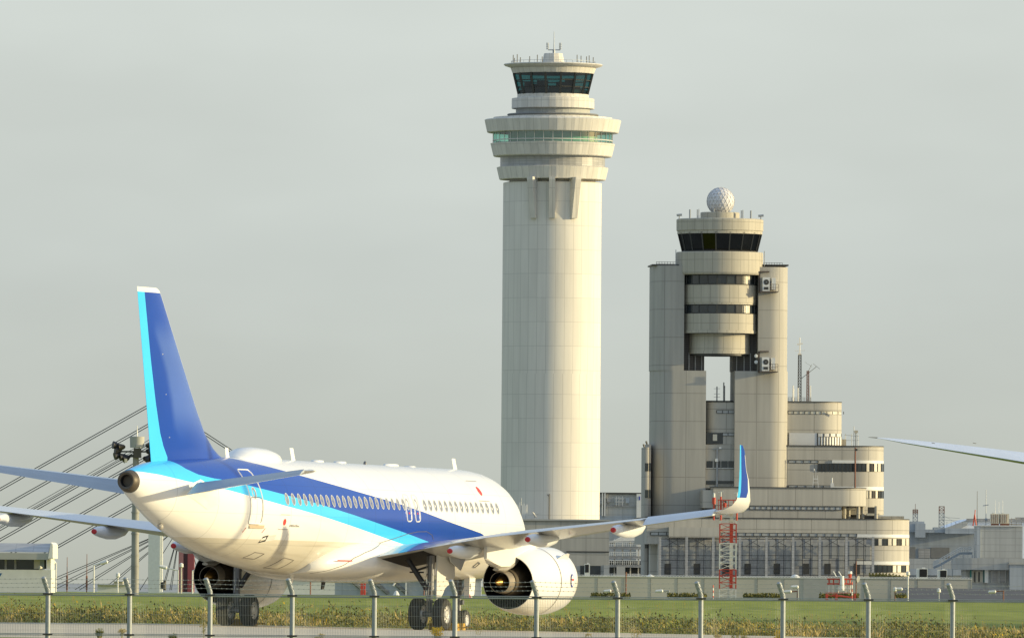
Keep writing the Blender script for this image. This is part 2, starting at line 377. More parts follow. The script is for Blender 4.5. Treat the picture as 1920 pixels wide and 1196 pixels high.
def interp(tab, x, c):
    """monotone-ish Catmull-Rom through the table"""
    if x <= tab[0][0]: return tab[0][c]
    for i in range(len(tab) - 1):
        if x <= tab[i + 1][0]:
            x0, x1 = tab[i][0], tab[i + 1][0]; t = (x - x0) / (x1 - x0); y0, y1 = tab[i][c], tab[i + 1][c]
            def slope(k):
                if k <= 0 or k >= len(tab) - 1: 
                    j = max(0, min(k, len(tab) - 2)); return (tab[j + 1][c] - tab[j][c]) / (tab[j + 1][0] - tab[j][0])
                a = (tab[k][c] - tab[k - 1][c]) / (tab[k][0] - tab[k - 1][0]); d = (tab[k + 1][c] - tab[k][c]) / (tab[k + 1][0] - tab[k][0])
                return 0 if a * d <= 0 else 2 * a * d / (a + d)
            h = x1 - x0; m0, m1 = slope(i) * h, slope(i + 1) * h
            return (2 * t**3 - 3 * t * t + 1) * y0 + (t**3 - 2 * t * t + t) * m0 + (-2 * t**3 + 3 * t * t) * y1 + (t**3 - t * t) * m1
    return tab[-1][c]
def fsec(x):
    a, b, hw = (interp(SEC, x, c) for c in (1, 2, 3)); return (a + b) / 2, (a - b) / 2, hw
def fsurf(x, z, off=.004, side=1):
    zc, h, hw = fsec(x); s = max(-1, min(1, (z - zc) / h))
    return Vector((x, side * (hw * math.sqrt(max(0, 1 - s * s)) + off), z))

def boundary(t, xsock, stops):
    """piecewise-linear z(x) as a colour ramp; x 0..40 m, z 0..12 m"""
    m = N(t, 'ShaderNodeMath', operation='DIVIDE'); m.inputs[1].default_value = 40; t.links.new(xsock, m.inputs[0])
    r = N(t, 'ShaderNodeValToRGB'); setramp(r, [(x / 40, (z / 12,) * 3 + (1,)) for x, z in stops]); t.links.new(m.outputs[0], r.inputs[0])
    k = N(t, 'ShaderNodeMath', operation='MULTIPLY'); k.inputs[1].default_value = 12; t.links.new(r.outputs[0], k.inputs[0])
    return k.outputs[0]
def mix(t, fac, a, b):
    x = N(t, 'ShaderNodeMix', data_type='RGBA'); t.links.new(fac, x.inputs[0])
    for s, val in ((6, a), (7, b)):
        if isinstance(val, tuple): x.inputs[s].default_value = (*val, 1)
        else: t.links.new(val, x.inputs[s])
    return x.outputs[2]
def cmp(t, op, a, b):
    m = N(t, 'ShaderNodeMath', operation=op)
    for i, x in enumerate((a, b)):
        if isinstance(x, (int, float)): m.inputs[i].default_value = x
        else: t.links.new(x, m.inputs[i])
    return m.outputs[0]
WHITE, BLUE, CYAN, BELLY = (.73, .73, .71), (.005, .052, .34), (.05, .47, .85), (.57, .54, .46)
def livery(name, full=True):
    m = mat(name, WHITE, .24, spec=.35, coat=.25, var=.02, scale=.7); t = m.node_tree; s = t.nodes[m['scale_node']]
    tcn = N(t, 'ShaderNodeTexCoord'); sp = N(t, 'ShaderNodeSeparateXYZ'); t.links.new(tcn.outputs['Object'], sp.inputs[0]); X, Z = sp.outputs[0], sp.outputs[2]
    bu = boundary(t, X, [(0, 0), (6.2, 0), (7.0, 3.40), (7.86, 3.63), (11.39, 4.02), (13.88, 4.34), (15.9, 4.57), (19.9, 4.97), (24.49, 5.45), (26.85, 5.74), (28.4, 5.95), (29.4, 6.3), (40, 6.5)])
    bc = boundary(t, X, [(0, 0), (9.9, 0), (10.0, 2.9), (15.53, 3.53), (20.78, 4.11), (23.83, 4.43), (26.81, 4.72), (31.1, 5.16), (32.1, 5.22), (33.0, 5.33), (33.6, 5.52), (34.1, 5.9), (34.3, 6.5), (40, 6.5)])
    cw = boundary(t, X, [(0, 0), (9.9, 0), (10, 2.4), (15.3, 3.1), (17.8, 3.36), (20.6, 3.67), (23.4, 3.97), (27.1, 4.34), (29.9, 4.65), (31.3, 4.82), (33.9, 5.07), (35.7, 5.27), (36.7, 5.34), (37.3, 5.36), (40, 5.6)])
    c = mix(t, cmp(t, 'LESS_THAN', Z, bu), WHITE, BLUE)
    c = mix(t, cmp(t, 'LESS_THAN', Z, bc), c, CYAN)
    c = mix(t, cmp(t, 'LESS_THAN', Z, cw), c, WHITE)
    if full:
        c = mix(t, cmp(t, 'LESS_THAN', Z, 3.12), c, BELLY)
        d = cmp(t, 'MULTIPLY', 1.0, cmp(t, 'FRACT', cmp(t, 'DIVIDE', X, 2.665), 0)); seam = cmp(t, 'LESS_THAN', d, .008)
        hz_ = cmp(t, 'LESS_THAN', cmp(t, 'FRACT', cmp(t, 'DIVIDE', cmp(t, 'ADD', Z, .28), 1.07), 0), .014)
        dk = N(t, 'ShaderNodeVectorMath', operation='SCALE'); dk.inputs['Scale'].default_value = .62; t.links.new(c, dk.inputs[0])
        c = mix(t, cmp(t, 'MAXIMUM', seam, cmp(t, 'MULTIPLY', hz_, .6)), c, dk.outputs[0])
        # oily streaks running aft under the belly
        mp2 = N(t, 'ShaderNodeMapping'); mp2.inputs['Scale'].default_value = (.12, 2.2, 2.2); n2 = N(t, 'ShaderNodeTexNoise'); n2.inputs['Scale'].default_value = 2.2; n2.inputs['Detail'].default_value = 5
        t.links.new(tcn.outputs['Object'], mp2.inputs[0]); t.links.new(mp2.outputs[0], n2.inputs[0]); r2 = N(t, 'ShaderNodeMapRange'); r2.inputs[1].default_value = .5; r2.inputs[2].default_value = .75; r2.inputs[3].default_value = 0; r2.inputs[4].default_value = .35; t.links.new(n2.outputs[0], r2.inputs[0])
        c = mix(t, cmp(t, 'MULTIPLY', r2.outputs[0], cmp(t, 'LESS_THAN', Z, 3.0)), c, (.34, .29, .21))
    t.links.new(c, s.inputs[0]); return m
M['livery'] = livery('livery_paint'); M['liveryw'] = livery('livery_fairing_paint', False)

b = MB(); xs = [0, .05, .15, .35, .6, .95, 1.3, 1.7, 2.2, 2.7, 3.2, 3.8, 4.4, 5.2, 6] + lines(7, 23, 16) + lines(23.5, 36.5, 26) + [36.8, 37.05]
rings = []
for x in xs:
    zc, h, hw = fsec(x); rings.append([(x, hw * math.sin(2 * math.pi * k / 64), zc + h * math.cos(2 * math.pi * k / 64)) for k in range(64)])
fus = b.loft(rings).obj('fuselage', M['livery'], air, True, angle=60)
# auxiliary exhaust at the tail end
b = MB(); ax = Vector((1, 0, .06)); o = Vector((37.03, 0, 4.995))
b.spin([(0, .40), (.12, .385), (.30, .335), (.34, .29), (.30, .22), (.10, .20)], o, ax, 28, [0, 0, 0, 0, 1], caps=(5,))
b.box(37.30, 37.36, -.13, .13, 4.70, 4.77, 2)
b.obj('tail_exhaust', [M['brown'], M['dark'], M['strut']], air, True)
# cabin windows
def oval(x, z, a, bz, off, n=14): return [fsurf(x + a * math.cos(2 * math.pi * k / n), z + bz * math.sin(2 * math.pi * k / n), off) for k in range(n)]
def cabin_window(x, z=4.585, parent=air):
    b = MB(); A = oval(x, z, .165, .225, .006); B = oval(x, z, .142, .203, .012); C = oval(x, z, .132, .192, .006); i = len(b.v)
    b.v += [tuple(p) for p in A + B + C]; n = 14
    for r in (0, 1):
        for k in range(n):
            l = (k + 1) % n; b.face((i + r * n + k, i + r * n + l, i + (r + 1) * n + l, i + (r + 1) * n + k), 0)
    b.face([i + 2 * n + k for k in range(n)], 1)
    return b.obj('cabin_window', [M['winframe'], M['pane']], parent, True)
for k in range(22): cabin_window(26.91 - .533 * k)
for k in range(15): cabin_window(26.91 - .533 * (25.03 + k))
def outline(x0, x1, z0, z1, r, rad, m, parent, name='door_outline', bow=0):
    pts = []
    for cx, cz, a in ((x1 - r, z1 - r, 0), (x0 + r, z1 - r, 90), (x0 + r, z0 + r, 180), (x1 - r, z0 + r, 270)):
        for k in range(5): t = R_(a + k * 22.5); pts.append((cx + r * math.cos(t), cz + r * math.sin(t)))
    full = []
    for i, p in enumerate(pts):
        q = pts[(i + 1) % len(pts)]; n = max(1, int(math.dist(p, q) / .15))
        full += [(p[0] + (q[0] - p[0]) * k / n, p[1] + (q[1] - p[1]) * k / n) for k in range(n)]
    return MB().path([fsurf(x, z, .003) for x, z in full], rad, 4, closed=True).obj(name, m, parent, True)
def patch(pts, m, name, parent, off=.006):
    return MB().poly([fsurf(x, z, off) for x, z in pts], 0).obj(name, m, parent)
def doorskin(x0, x1, z0, z1):
    b = MB(); n = 12
    for k in range(n + 1):
        z = z0 + (z1 - z0) * k / n; b.v += [tuple(fsurf(x0, z, .003)), tuple(fsurf(x1, z, .003))]
    for k in range(n): b.face((2 * k, 2 * k + 1, 2 * k + 3, 2 * k + 2))
    return b
rd = doorskin(28.95, 29.8, 3.7, 5.55).obj('rear_door', M['livery'], air, True)
b = MB(); 
outline(28.9, 29.85, 3.66, 5.58, .14, .028, M['white'], rd)
outline(28.94, 29.81, 3.64, 4.6, .14, .014, M['line'], rd, 'door_seam')
cabin_window(29.45, 4.75, rd).name = 'door_window'
b = MB(); n = 8
top = [fsurf(28.6 + 1.12 * k / n, 3.62, .005) for k in range(n + 1)]; bot = [fsurf(28.66 + 1.0 * k / n, 3.50, .05) for k in range(n + 1)]
for k in range(n): b.poly([bot[k], bot[k + 1], top[k + 1], top[k]])
b.obj('door_sill', mat('sill_metal', (.40, .32, .22), .5), rd)
for xc in (15.32, 14.47):
    e = doorskin(xc - .2, xc + .2, 4.0, 4.9).obj('overwing_exit', M['livery'], air, True)
    outline(xc - .235, xc + .235, 3.97, 4.95, .13, .026, M['white'], e)
    cabin_window(xc, 4.6, e).name = 'exit_window'
    b = MB(); b.poly([fsurf(xc + a, 4.27 + c, .008) for a, c in ((-.05, -.035), (.05, -.035), (.05, .035), (-.05, .035))]); b.obj('exit_handle', M['red'], e)
def rect(x, z, a, c): return [(x - a, z - c), (x + a, z - c), (x + a, z + c), (x - a, z + c)]
def disc(x, z, a, c, n=20): return [(x + a * math.cos(2 * math.pi * k / n), z + c * math.sin(2 * math.pi * k / n)) for k in range(n)]
for x, z, a, c in ((7.24, 5.22, .55, .37), (27.14, 3.76, .37, .26)):
    f = patch(rect(x, z, a, c), M['white'], 'flag', air, .006)
    patch(disc(x, z, c * .42, c * .45), mat('flag_red', (.75, .05, .04), .4), 'flag_disc', f, .012)
    for s in (-1, 1): patch(rect(x, z + s * c, a, .008), M['line'], 'flag_border', f, .012)
# small panels and marks along the side
for x0, z0, x1, z1 in ((29.95, 3.35, 29.85, 3.52), (28.62, 3.35, 28.50, 3.52)):
    patch([(x0, z0), (x0 - .04, z0), (x1 - .04, z1), (x1, z1)], M['red'], 'warning_mark', air)
h = patch([(28.45, 2.98), (28.0, 3.06), (28.02, 3.28), (28.36, 3.22)], M['dark'], 'outflow_valve', air)
b = MB().poly([fsurf(28.02, 3.04, .01), fsurf(27.72, 3.12, .16), fsurf(27.74, 3.3, .14), fsurf(28.04, 3.26, .01)]); b.obj('valve_flap', M['offwhite'], h)
def frame_path(pts, r, m, name):
    full = []
    for i, p in enumerate(pts):
        q = pts[(i + 1) % len(pts)]; full += [(p[0] + (q[0] - p[0]) * k / 4, p[1] + (q[1] - p[1]) * k / 4) for k in range(4)]
    return MB().path([fsurf(x, z, .002) for x, z in full], r, 4, closed=True).obj(name, m, air)
frame_path([(28.25, 2.46), (27.5, 2.42), (27.35, 2.62), (28.05, 2.66)], .014, M['line'], 'access_panel')
frame_path([(25.9, 2.12), (24.9, 2.1), (24.75, 2.42), (25.7, 2.5)], .012, M['line'], 'cargo_panel')
frame_path([(7.05, 2.40), (6.75, 2.36), (6.65, 2.52), (6.95, 2.56)], .03, M['strut'], 'side_vent')
b = MB().slab([(28.95, 2.75), (28.65, 2.75), (28.6, 2.48), (28.78, 2.47)], .30, .36); b.obj('drain_mast', M['white'], air)
b = MB().slab([(22.6, 1.9), (22.3, 1.9), (22.45, 1.6), (22.6, 1.6)], .25, .3); b.obj('drain_mast', M['white'], air)
b = MB().loft([[(33.6 - .5 * k, .12 + .05 * math.cos(a), 3.66 - .12 * k - .04 + .05 * math.sin(a)) for a in (0, 1.5, 3, 4.5)] for k in (0, 1)]); b.obj('drain_mast', M['offwhite'], air)
b = MB().spin([(0, .02), (.05, .09), (.16, .11), (.3, .05)], (34.55, .1, 3.50), (-1, 0, -.3), 12, caps=(0, 3)); b.obj('tail_light', M['titan'], air, True)
# roof aerials and dome
def blade(x, hgt, ch, sweep):
    b = MB(); z = fsec(x)[0] + fsec(x)[1] - .02
    b.loft([[(x - ch / 2 + s, 0, zz), (x - ch / 4 + s, tk, zz), (x + ch / 2 + s, 0, zz), (x - ch / 4 + s, -tk, zz)] for zz, s, tk in ((z, 0, .045), (z + hgt * .6, sweep * .6, .03), (z + hgt, sweep, .02))])
    return b.obj('blade_aerial', M['white'], air)
blade(28.15, .36, .3, .1); blade(21.9, .46, .34, .22); blade(5.7, .42, .36, .22)
prof = [(0, 0), (.12, .20), (.45, .34), (1.0, .41), (1.9, .43), (2.5, .40), (3.0, .28), (3.45, .08), (3.6, 0)]
b = MB(); b.loft([[(24.15 + t, .72 * (.35 + .65 * min(1, hh / .4)) * math.cos(R_(a)), 5.97 + (hh + .03) * math.sin(R_(a))) for a in range(-10, 191, 20)] for t, hh in prof], closed=False)
b.obj('satellite_dome', M['white'], air, True, angle=70)
for x, a, hgt in ((19.6, .38, .07), (17.4, .38, .07), (12.3, .6, .08), (10.4, .25, .04)):
    b = MB(); b.loft([[(x + a * s * math.cos(t), .22 * s * math.sin(t), 6.03 + z) for t in [2 * math.pi * k / 16 for k in range(16)]] for s, z in ((1, 0), (.95, hgt * .7), (.8, hgt))]); b.obj('roof_aerial', M['white'], air, True)
b = MB().spin([(0, .06), (.08, .06), (.13, .02)], (14.9, 0, 6.03), (0, 0, 1), 10, caps=(2,)); b.obj('beacon', M['strut'], air)

# wing-to-body fairing
b = MB(); rg = []
for x, hw, top, bot in ((10.6, 1.5, 3.0, 1.98), (11.6, 2.0, 3.1, 1.80), (13, 2.24, 3.2, 1.70), (15, 2.34, 3.28, 1.66), (18, 2.36, 3.32, 1.66), (19.6, 2.33, 3.30, 1.67), (20.8, 2.22, 3.22, 1.70), (21.8, 2.04, 3.05, 1.76), (22.6, 1.75, 2.8, 1.84), (23.2, 1.3, 2.5, 1.93)):
    zc, h = (top + bot) / 2, (top - bot) / 2
    rg.append([(x, hw * math.copysign(abs(math.sin(a)) ** .72, math.sin(a)), zc + h * math.copysign(abs(math.cos(a)) ** .72, math.cos(a))) for a in [2 * math.pi * k / 48 for k in range(48)]])
b.loft(rg).obj('belly_fairing', M['liveryw'], air, True, angle=60)
MB().poly([(22.35, 1.97, 2.47), (21.35, 2.16, 2.47), (21.35, 2.16, 2.43), (22.35, 1.97, 2.43)]).obj('red_stripe', M['red'], air)
b = MB().slab([(19.2, 1.7), (18.9, 1.7), (19.05, 1.42), (19.25, 1.4)], .1, .15); b.obj('belly_aerial', M['black'], air)

def fair_y(x, z):
    tab = [(10.6, 1.5, 3.0, 1.98), (11.6, 2.0, 3.1, 1.80), (13, 2.24, 3.2, 1.70), (15, 2.34, 3.28, 1.66), (18, 2.36, 3.32, 1.66), (19.6, 2.33, 3.30, 1.67), (20.8, 2.22, 3.22, 1.70), (21.8, 2.04, 3.05, 1.76), (22.6, 1.75, 2.8, 1.84), (23.2, 1.3, 2.5, 1.93)]
    for a, c in zip(tab, tab[1:]):
        if a[0] <= x <= c[0]:
            f = (x - a[0]) / (c[0] - a[0]); hw, top, bot = (a[i] + (c[i] - a[i]) * f for i in (1, 2, 3)); s_ = abs((z - (top + bot) / 2) / ((top - bot) / 2))
            return 0 if s_ >= 1 else hw * math.sqrt(max(0, 1 - s_ ** (2 / .72))) ** .72
    return 0
sp = [(22.95, 1.97), (21.9, 2.27), (21.13, 2.57), (20.3, 2.76), (19.32, 2.92), (18, 3.12), (16.7, 3.3), (15.4, 3.5), (14.4, 3.6), (13.5, 3.62), (12.9, 3.5), (12.6, 3.3)]
pts = []
for (xa, za), (xb, zb) in zip(sp, sp[1:]):
    for k in range(6): x, z = xa + (xb - xa) * k / 6, za + (zb - za) * k / 6; pts.append((x, max(fsurf(x, z, 0).y, fair_y(x, z)) + .004, z))
MB().path(pts, .011, 4).obj('fairing_seam', M['line'], air)

# ---- wings
def foil(c, t, n=12, camber=.02, droop=.0):
    up, lo = [], []
    for k in range(n + 1):
        s = .5 - .5 * math.cos(math.pi * k / n)
        y = 5 * t * (.2969 * math.sqrt(s) - .126 * s - .3516 * s * s + .2843 * s**3 - .1015 * s**4)
        cb = camber * 4 * s * (1 - s) - droop * max(0, s - .7) ** 2
        up.append((s * c, (cb + y) * c)); lo.append((s * c, (cb - y) * c))
    return up[::-1] + lo[1:]          # from the trailing edge over the top to the trailing edge below
WLE = lambda y: 12.4 + max(0, y - 1.98) * .517
WTE = lambda y: 19.4 - (y - 2.2) * .119 if y < 6.4 else 18.9 + (y - 6.4) * .245
WZT = lambda y: 2.60 + (y - 2.2) * .19 if y < 6.4 else 3.398 + (y - 6.4) * .11
def wring(y, s, x0f=0, x1f=1, dz=0):
    xl, xt = WLE(y), WTE(y); c = xt - xl; t = .145 - .045 * min(1, (y - 2) / 10); dzl = -.08 * max(0, 1 - abs(y - 5) / 5) + .12 * max(0, 1 - (y - 2) / 3)
    P = foil(c, t, 14, .006, .0); return [(xl + px, s * y, WZT(y) + dzl * (1 - px / c) + pz + dz) for px, pz in P]
def wing(s):
    ys = [1.5, 2.3, 3, 4, 5, 6, 6.4, 7.5, 9, 10.5, 12, 12.2]
    b = MB().loft([wring(y, s) for y in ys + [12.9]])
    # outboard part stops at the aileron hinge
    cut = .74
    def cutring(y):
        xl, xt = WLE(y), WTE(y); c = xt - xl; r = wring(y, s); L = len(r) // 2; lim = xl + c * cut; zh = WZT(y)
        return [p if p[0] <= lim else (lim, p[1], zh + (.085 if i < L else -.085)) for i, p in enumerate(r)]
    b.loft([cutring(y) for y in (12.95, 14, 15, 15.9)])
    b.loft([wring(y, s) for y in (15.94, 16.1)])
    w_ = b.obj('wing', [M['wingl']], air, True, angle=50)
    # aileron, trailing edge down
    rr = []
    for y in (12.98, 14, 15, 15.9):
        xl, xt = WLE(y), WTE(y); c = xt - xl; h = xl + c * cut; z = WZT(y) + .02
        L = c * (1 - cut); a = R_(20)
        rr.append([(h + L * math.cos(a), s * y, z - L * math.sin(a)), (h + L * .5 * math.cos(a) , s * y, z + .09 - L * .5 * math.sin(a)), (h + .02, s * y, z + .10), (h + .02, s * y, z - .10), (h + L * .5 * math.cos(a), s * y, z - .07 - L * .5 * math.sin(a))])
    MB().loft(rr).obj('aileron', M['wing'], w_)
    # sharklet
    rr = []
    z0 = WZT(16.1)
    for y, xl, xt, z, k in ((16.1, WLE(16.1), WTE(16.1), z0, .12), (16.45, 19.35, 21.42, z0 + .08, .35), (16.75, 19.75, 21.48, z0 + .22, .75), (16.93, 20.1, 21.52, z0 + .42, 1.1), (17.02, 20.42, 21.6, z0 + .72, 1.3), (17.12, 20.85, 21.83, z0 + 1.15, 1.36), (17.28, 21.55, 22.25, 5.95, 1.36), (17.42, 22.15, 22.65, 6.62, 1.36), (17.46, 22.5, 22.78, 6.82, 1.36)):
        c = xt - xl; P = foil(c, .10, 8, .0)
        rr.append([(xl + px, s * (y - pz * math.sin(k)), z + pz * math.cos(k)) for px, pz in P])
    MB().loft(rr).obj('sharklet', M['sharklet'], w_, True, angle=60)
    # flap track fairings with red end caps
    for y, ze, xe in ((5.42, 2.86, 20.05), (8.5, 3.33, 20.25), (12.05, 3.72, 20.97)):
        rg = []
        for t, hw, hh, dz in ((0, .085, .10, 0), (.15, .13, .15, .01), (.6, .17, .21, .0), (1.2, .18, .24, -.03), (2.0, .18, .24, -.02), (2.8, .13, .18, .06), (3.3, .03, .06, .16)):
            rg.append([(xe - t, s * y + hw * math.sin(a), ze + .02 + dz + hh * math.cos(a)) for a in [2 * math.pi * k / 20 for k in range(20)]])
        rg2 = []
        f = MB().loft(rg).obj('flap_track_fairing', M['wing'], w_, True, angle=60)
        MB().spin([(0, .0), (.02, .085), (.08, .10), (.14, .10)], (xe + .07, s * y, ze + .02), (-1, 0, 0), 16).obj('fairing_cap', M['red'], f, True)
    # flap gaps
    return w_
def wingmat():
    m = mat('wing_livery_paint', (.60, .63, .66), .32, coat=.3, var=.03, scale=.8); t = m.node_tree; s = t.nodes[m['scale_node']]
    tcn = N(t, 'ShaderNodeTexCoord'); sp = N(t, 'ShaderNodeSeparateXYZ'); t.links.new(tcn.outputs['Object'], sp.inputs[0])
    ay = cmp(t, 'ABSOLUTE', sp.outputs[1], 0); X = sp.outputs[0]
    # inboard top panel carries the stripe colours on: white behind, then sky blue, then royal blue
    e1 = cmp(t, 'LESS_THAN', ay, cmp(t, 'ADD', 4.1, cmp(t, 'MULTIPLY', cmp(t, 'SUBTRACT', 19.2, X), .35)))
    e2 = cmp(t, 'LESS_THAN', ay, cmp(t, 'ADD', 3.45, cmp(t, 'MULTIPLY', cmp(t, 'SUBTRACT', 19.2, X), -.2)))
    e3 = cmp(t, 'LESS_THAN', ay, cmp(t, 'ADD', 3.1, cmp(t, 'MULTIPLY', cmp(t, 'SUBTRACT', 19.2, X), -.2)))
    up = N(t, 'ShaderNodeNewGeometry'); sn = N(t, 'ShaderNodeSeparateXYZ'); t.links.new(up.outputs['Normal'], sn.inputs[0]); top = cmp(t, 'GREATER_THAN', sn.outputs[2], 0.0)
    c = mix(t, e1, (.60, .63, .66), (.03, .07, .34)); c = mix(t, e2, c, (.09, .46, .75)); c = mix(t, e3, c, (.72, .73, .72))
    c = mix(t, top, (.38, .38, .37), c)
    t.links.new(c, s.inputs[0]); return m
M['wingl'] = wingmat()
def finmat(name, stops, swap=False, whiteend=None, light=None):
    """sky blue trailing strip, royal blue middle, white leading edge: a chart of x over z"""
    m = mat(name, BLUE, .25, spec=.3, coat=.15, var=.06, scale=.5); t = m.node_tree; s = t.nodes[m['scale_node']]
    tcn = N(t, 'ShaderNodeTexCoord'); sp = N(t, 'ShaderNodeSeparateXYZ'); t.links.new(tcn.outputs['Object'], sp.inputs[0]); X, Z = sp.outputs[0], sp.outputs[2]
    def chart(st):
        d = N(t, 'ShaderNodeMath', operation='DIVIDE'); d.inputs[1].default_value = 12; t.links.new(Z, d.inputs[0])
        r = N(t, 'ShaderNodeValToRGB'); setramp(r, [(z / 12, (x / 40,) * 3 + (1,)) for z, x in st]); t.links.new(d.outputs[0], r.inputs[0])
        k = N(t, 'ShaderNodeMath', operation='MULTIPLY'); k.inputs[1].default_value = 40; t.links.new(r.outputs[0], k.inputs[0]); return k.outputs[0]
    base = BLUE
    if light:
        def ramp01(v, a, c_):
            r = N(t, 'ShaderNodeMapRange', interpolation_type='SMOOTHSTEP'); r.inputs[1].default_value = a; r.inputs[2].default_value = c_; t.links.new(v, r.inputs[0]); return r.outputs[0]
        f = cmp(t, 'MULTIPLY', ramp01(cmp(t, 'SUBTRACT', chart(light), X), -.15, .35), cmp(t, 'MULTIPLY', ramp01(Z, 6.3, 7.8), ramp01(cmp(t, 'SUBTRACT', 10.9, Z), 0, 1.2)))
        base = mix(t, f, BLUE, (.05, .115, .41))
    c = mix(t, cmp(t, 'GREATER_THAN', X, chart(stops[0])), base, CYAN)
    c = mix(t, cmp(t, 'LESS_THAN', X, chart(stops[1])), c, WHITE)
    c = mix(t, cmp(t, 'GREATER_THAN', Z, whiteend), c, WHITE)
    t.links.new(c, s.inputs[0]); return m
zt = WZT(16.1)
M['sharklet'] = finmat('sharklet_paint', ([(0, 40), (zt + .42, 40), (zt + .46, 21.32), (zt + .72, 21.41), (zt + 1.15, 21.65), (5.95, 22.11), (6.62, 22.55), (6.9, 22.74)],
                                           [(0, 40), (zt + .42, 40), (zt + .5, 20.74), (zt + .72, 20.74), (zt + 1.15, 21.03), (5.95, 21.64), (6.5, 22.13), (6.6, 20)]), False, 20)
wing(1); wing(-1)
# lettering on the inboard wing top
def text(body, size, name, m, parent, loc, xd, yd, wx=1):
    cu = bpy.data.curves.new(name, 'FONT'); cu.body = body; cu.size = size; cu.extrude = .001
    to = bpy.data.objects.new(name, cu); COL.objects.link(to)
    me = bpy.data.meshes.new_from_object(to.evaluated_get(bpy.context.evaluated_depsgraph_get())); bpy.data.objects.remove(to)
    me.materials.clear(); me.materials.append(m)
    o = bpy.data.objects.new(name, me); COL.objects.link(o); o.parent = parent
    xd = Vector(xd).normalized(); yd = Vector(yd); yd = (yd - xd * yd.dot(xd)).normalized(); zd = xd.cross(yd)
    o.matrix_local = Matrix(((xd.x * wx, yd.x, zd.x, loc[0]), (xd.y * wx, yd.y, zd.y, loc[1]), (xd.z * wx, yd.z, zd.z, loc[2]), (0, 0, 0, 1)))
    return o
def marks(parent):
    return parent
p0, p1 = fsurf(26.72, 3.60, .012), fsurf(25.7, 3.60, .012)
text('AIRBUS A320neo', .115, 'lettering', M['line'], air, p0, p1 - p0, fsurf(26.72, 3.75, .012) - p0)
for ch, y in (('O', 3.75), ('R', 4.5), ('A', 5.3)):
    r = wring(y, 1); q = r[2]; q2 = r[6]
    d = Vector(q2) - Vector(q)
    text(ch, 1.15, 'wing_lettering', M['white'], air, (q[0] - .1, y, q[2] + .03), (0, 1, .17), d, .8)

# ---- tail
b = MB()
FTE = lambda z: 35.16 + (z - 5.76) * .2616
FLE = [(5.5, 27.9), (5.98, 28.7), (6.08, 29.1), (6.3, 29.62), (6.8, 30.42), (7.6, 31.2), (9.2, 32.58), (10.5, 33.7), (11.5, 34.56), (11.72, 34.78), (11.8, 35.0)]
rr = []
for z, xl in FLE:
    c = FTE(z) - xl; P = foil(c, .10 if z > 6.5 else .085, 12, 0); rr.append([(xl + px, pz, z) for px, pz in P])
b.loft(rr)
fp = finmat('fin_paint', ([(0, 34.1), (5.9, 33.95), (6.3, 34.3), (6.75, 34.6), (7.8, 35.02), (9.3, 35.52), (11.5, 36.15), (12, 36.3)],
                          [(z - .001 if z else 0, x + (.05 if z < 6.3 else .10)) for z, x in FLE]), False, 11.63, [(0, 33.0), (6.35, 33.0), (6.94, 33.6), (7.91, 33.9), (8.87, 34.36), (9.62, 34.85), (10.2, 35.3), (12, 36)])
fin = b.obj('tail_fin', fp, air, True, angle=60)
for z in (6.6, 8.1, 9.5): MB().spin([(0, .03), (.05, .0)], (FTE(z) - 1.5, .03 + .10, z), (0, 1, 0), 8).obj('rivet_light', M['offwhite'], fin)
def stab(s):
    rr = []; re = []
    for y, xl, xt, z in ((.45, 31.6, 34.55, 4.80), (1.2, 31.95, 34.65, 4.90), (3.5, 33.35, 35.35, 5.18), (6.0, 34.75, 36.05, 5.48)):
        c = xt - xl; P = foil(c * .70, .13, 8, 0); rr.append([(xl + px, s * y, z + pz * 1.1) for px, pz in P])
        a = R_(19); h = xl + c * .69; L = c * .36
        re.append([(h + L * math.cos(a), s * y, z - L * math.sin(a)), (h + .5 * L, s * y, z + .055 * c * .5 - .5 * L * math.sin(a)), (h, s * y, z + .045 * c), (h, s * y, z - .045 * c), (h + .5 * L, s * y, z - .04 * c * .5 - .5 * L * math.sin(a))])
    rr.append([(p[0] * .45 + 35.15 * .55, s * 6.22, 5.50 + (p[2] - 5.48) * .3) for p in rr[-1]])
    st = MB().loft(rr).obj('tailplane', M['white'], air, True, angle=50)
    MB().loft(re[1:]).obj('elevator', M['elev'], st)
    b = MB(); 
    # aerodynamic patch on the body side round the tailplane root
    out_ = [(32.0, 4.30), (32.7, 4.12), (33.9, 4.55), (34.6, 4.55), (33.9, 4.95), (33.0, 5.16), (32.1, 4.82)]
    n = len(out_); ctr = (33.1, 4.65)
    for k in range(n):
        a_, c_ = out_[k], out_[(k + 1) % n]
        b.poly([fsurf(*ctr, .012, s), fsurf(*a_, .012, s), fsurf((a_[0] + c_[0]) / 2, (a_[1] + c_[1]) / 2, .012, s), fsurf(*c_, .012, s)])
    b.obj('tailplane_root_plate', M['offwhite'], st)
stab(1); stab(-1)

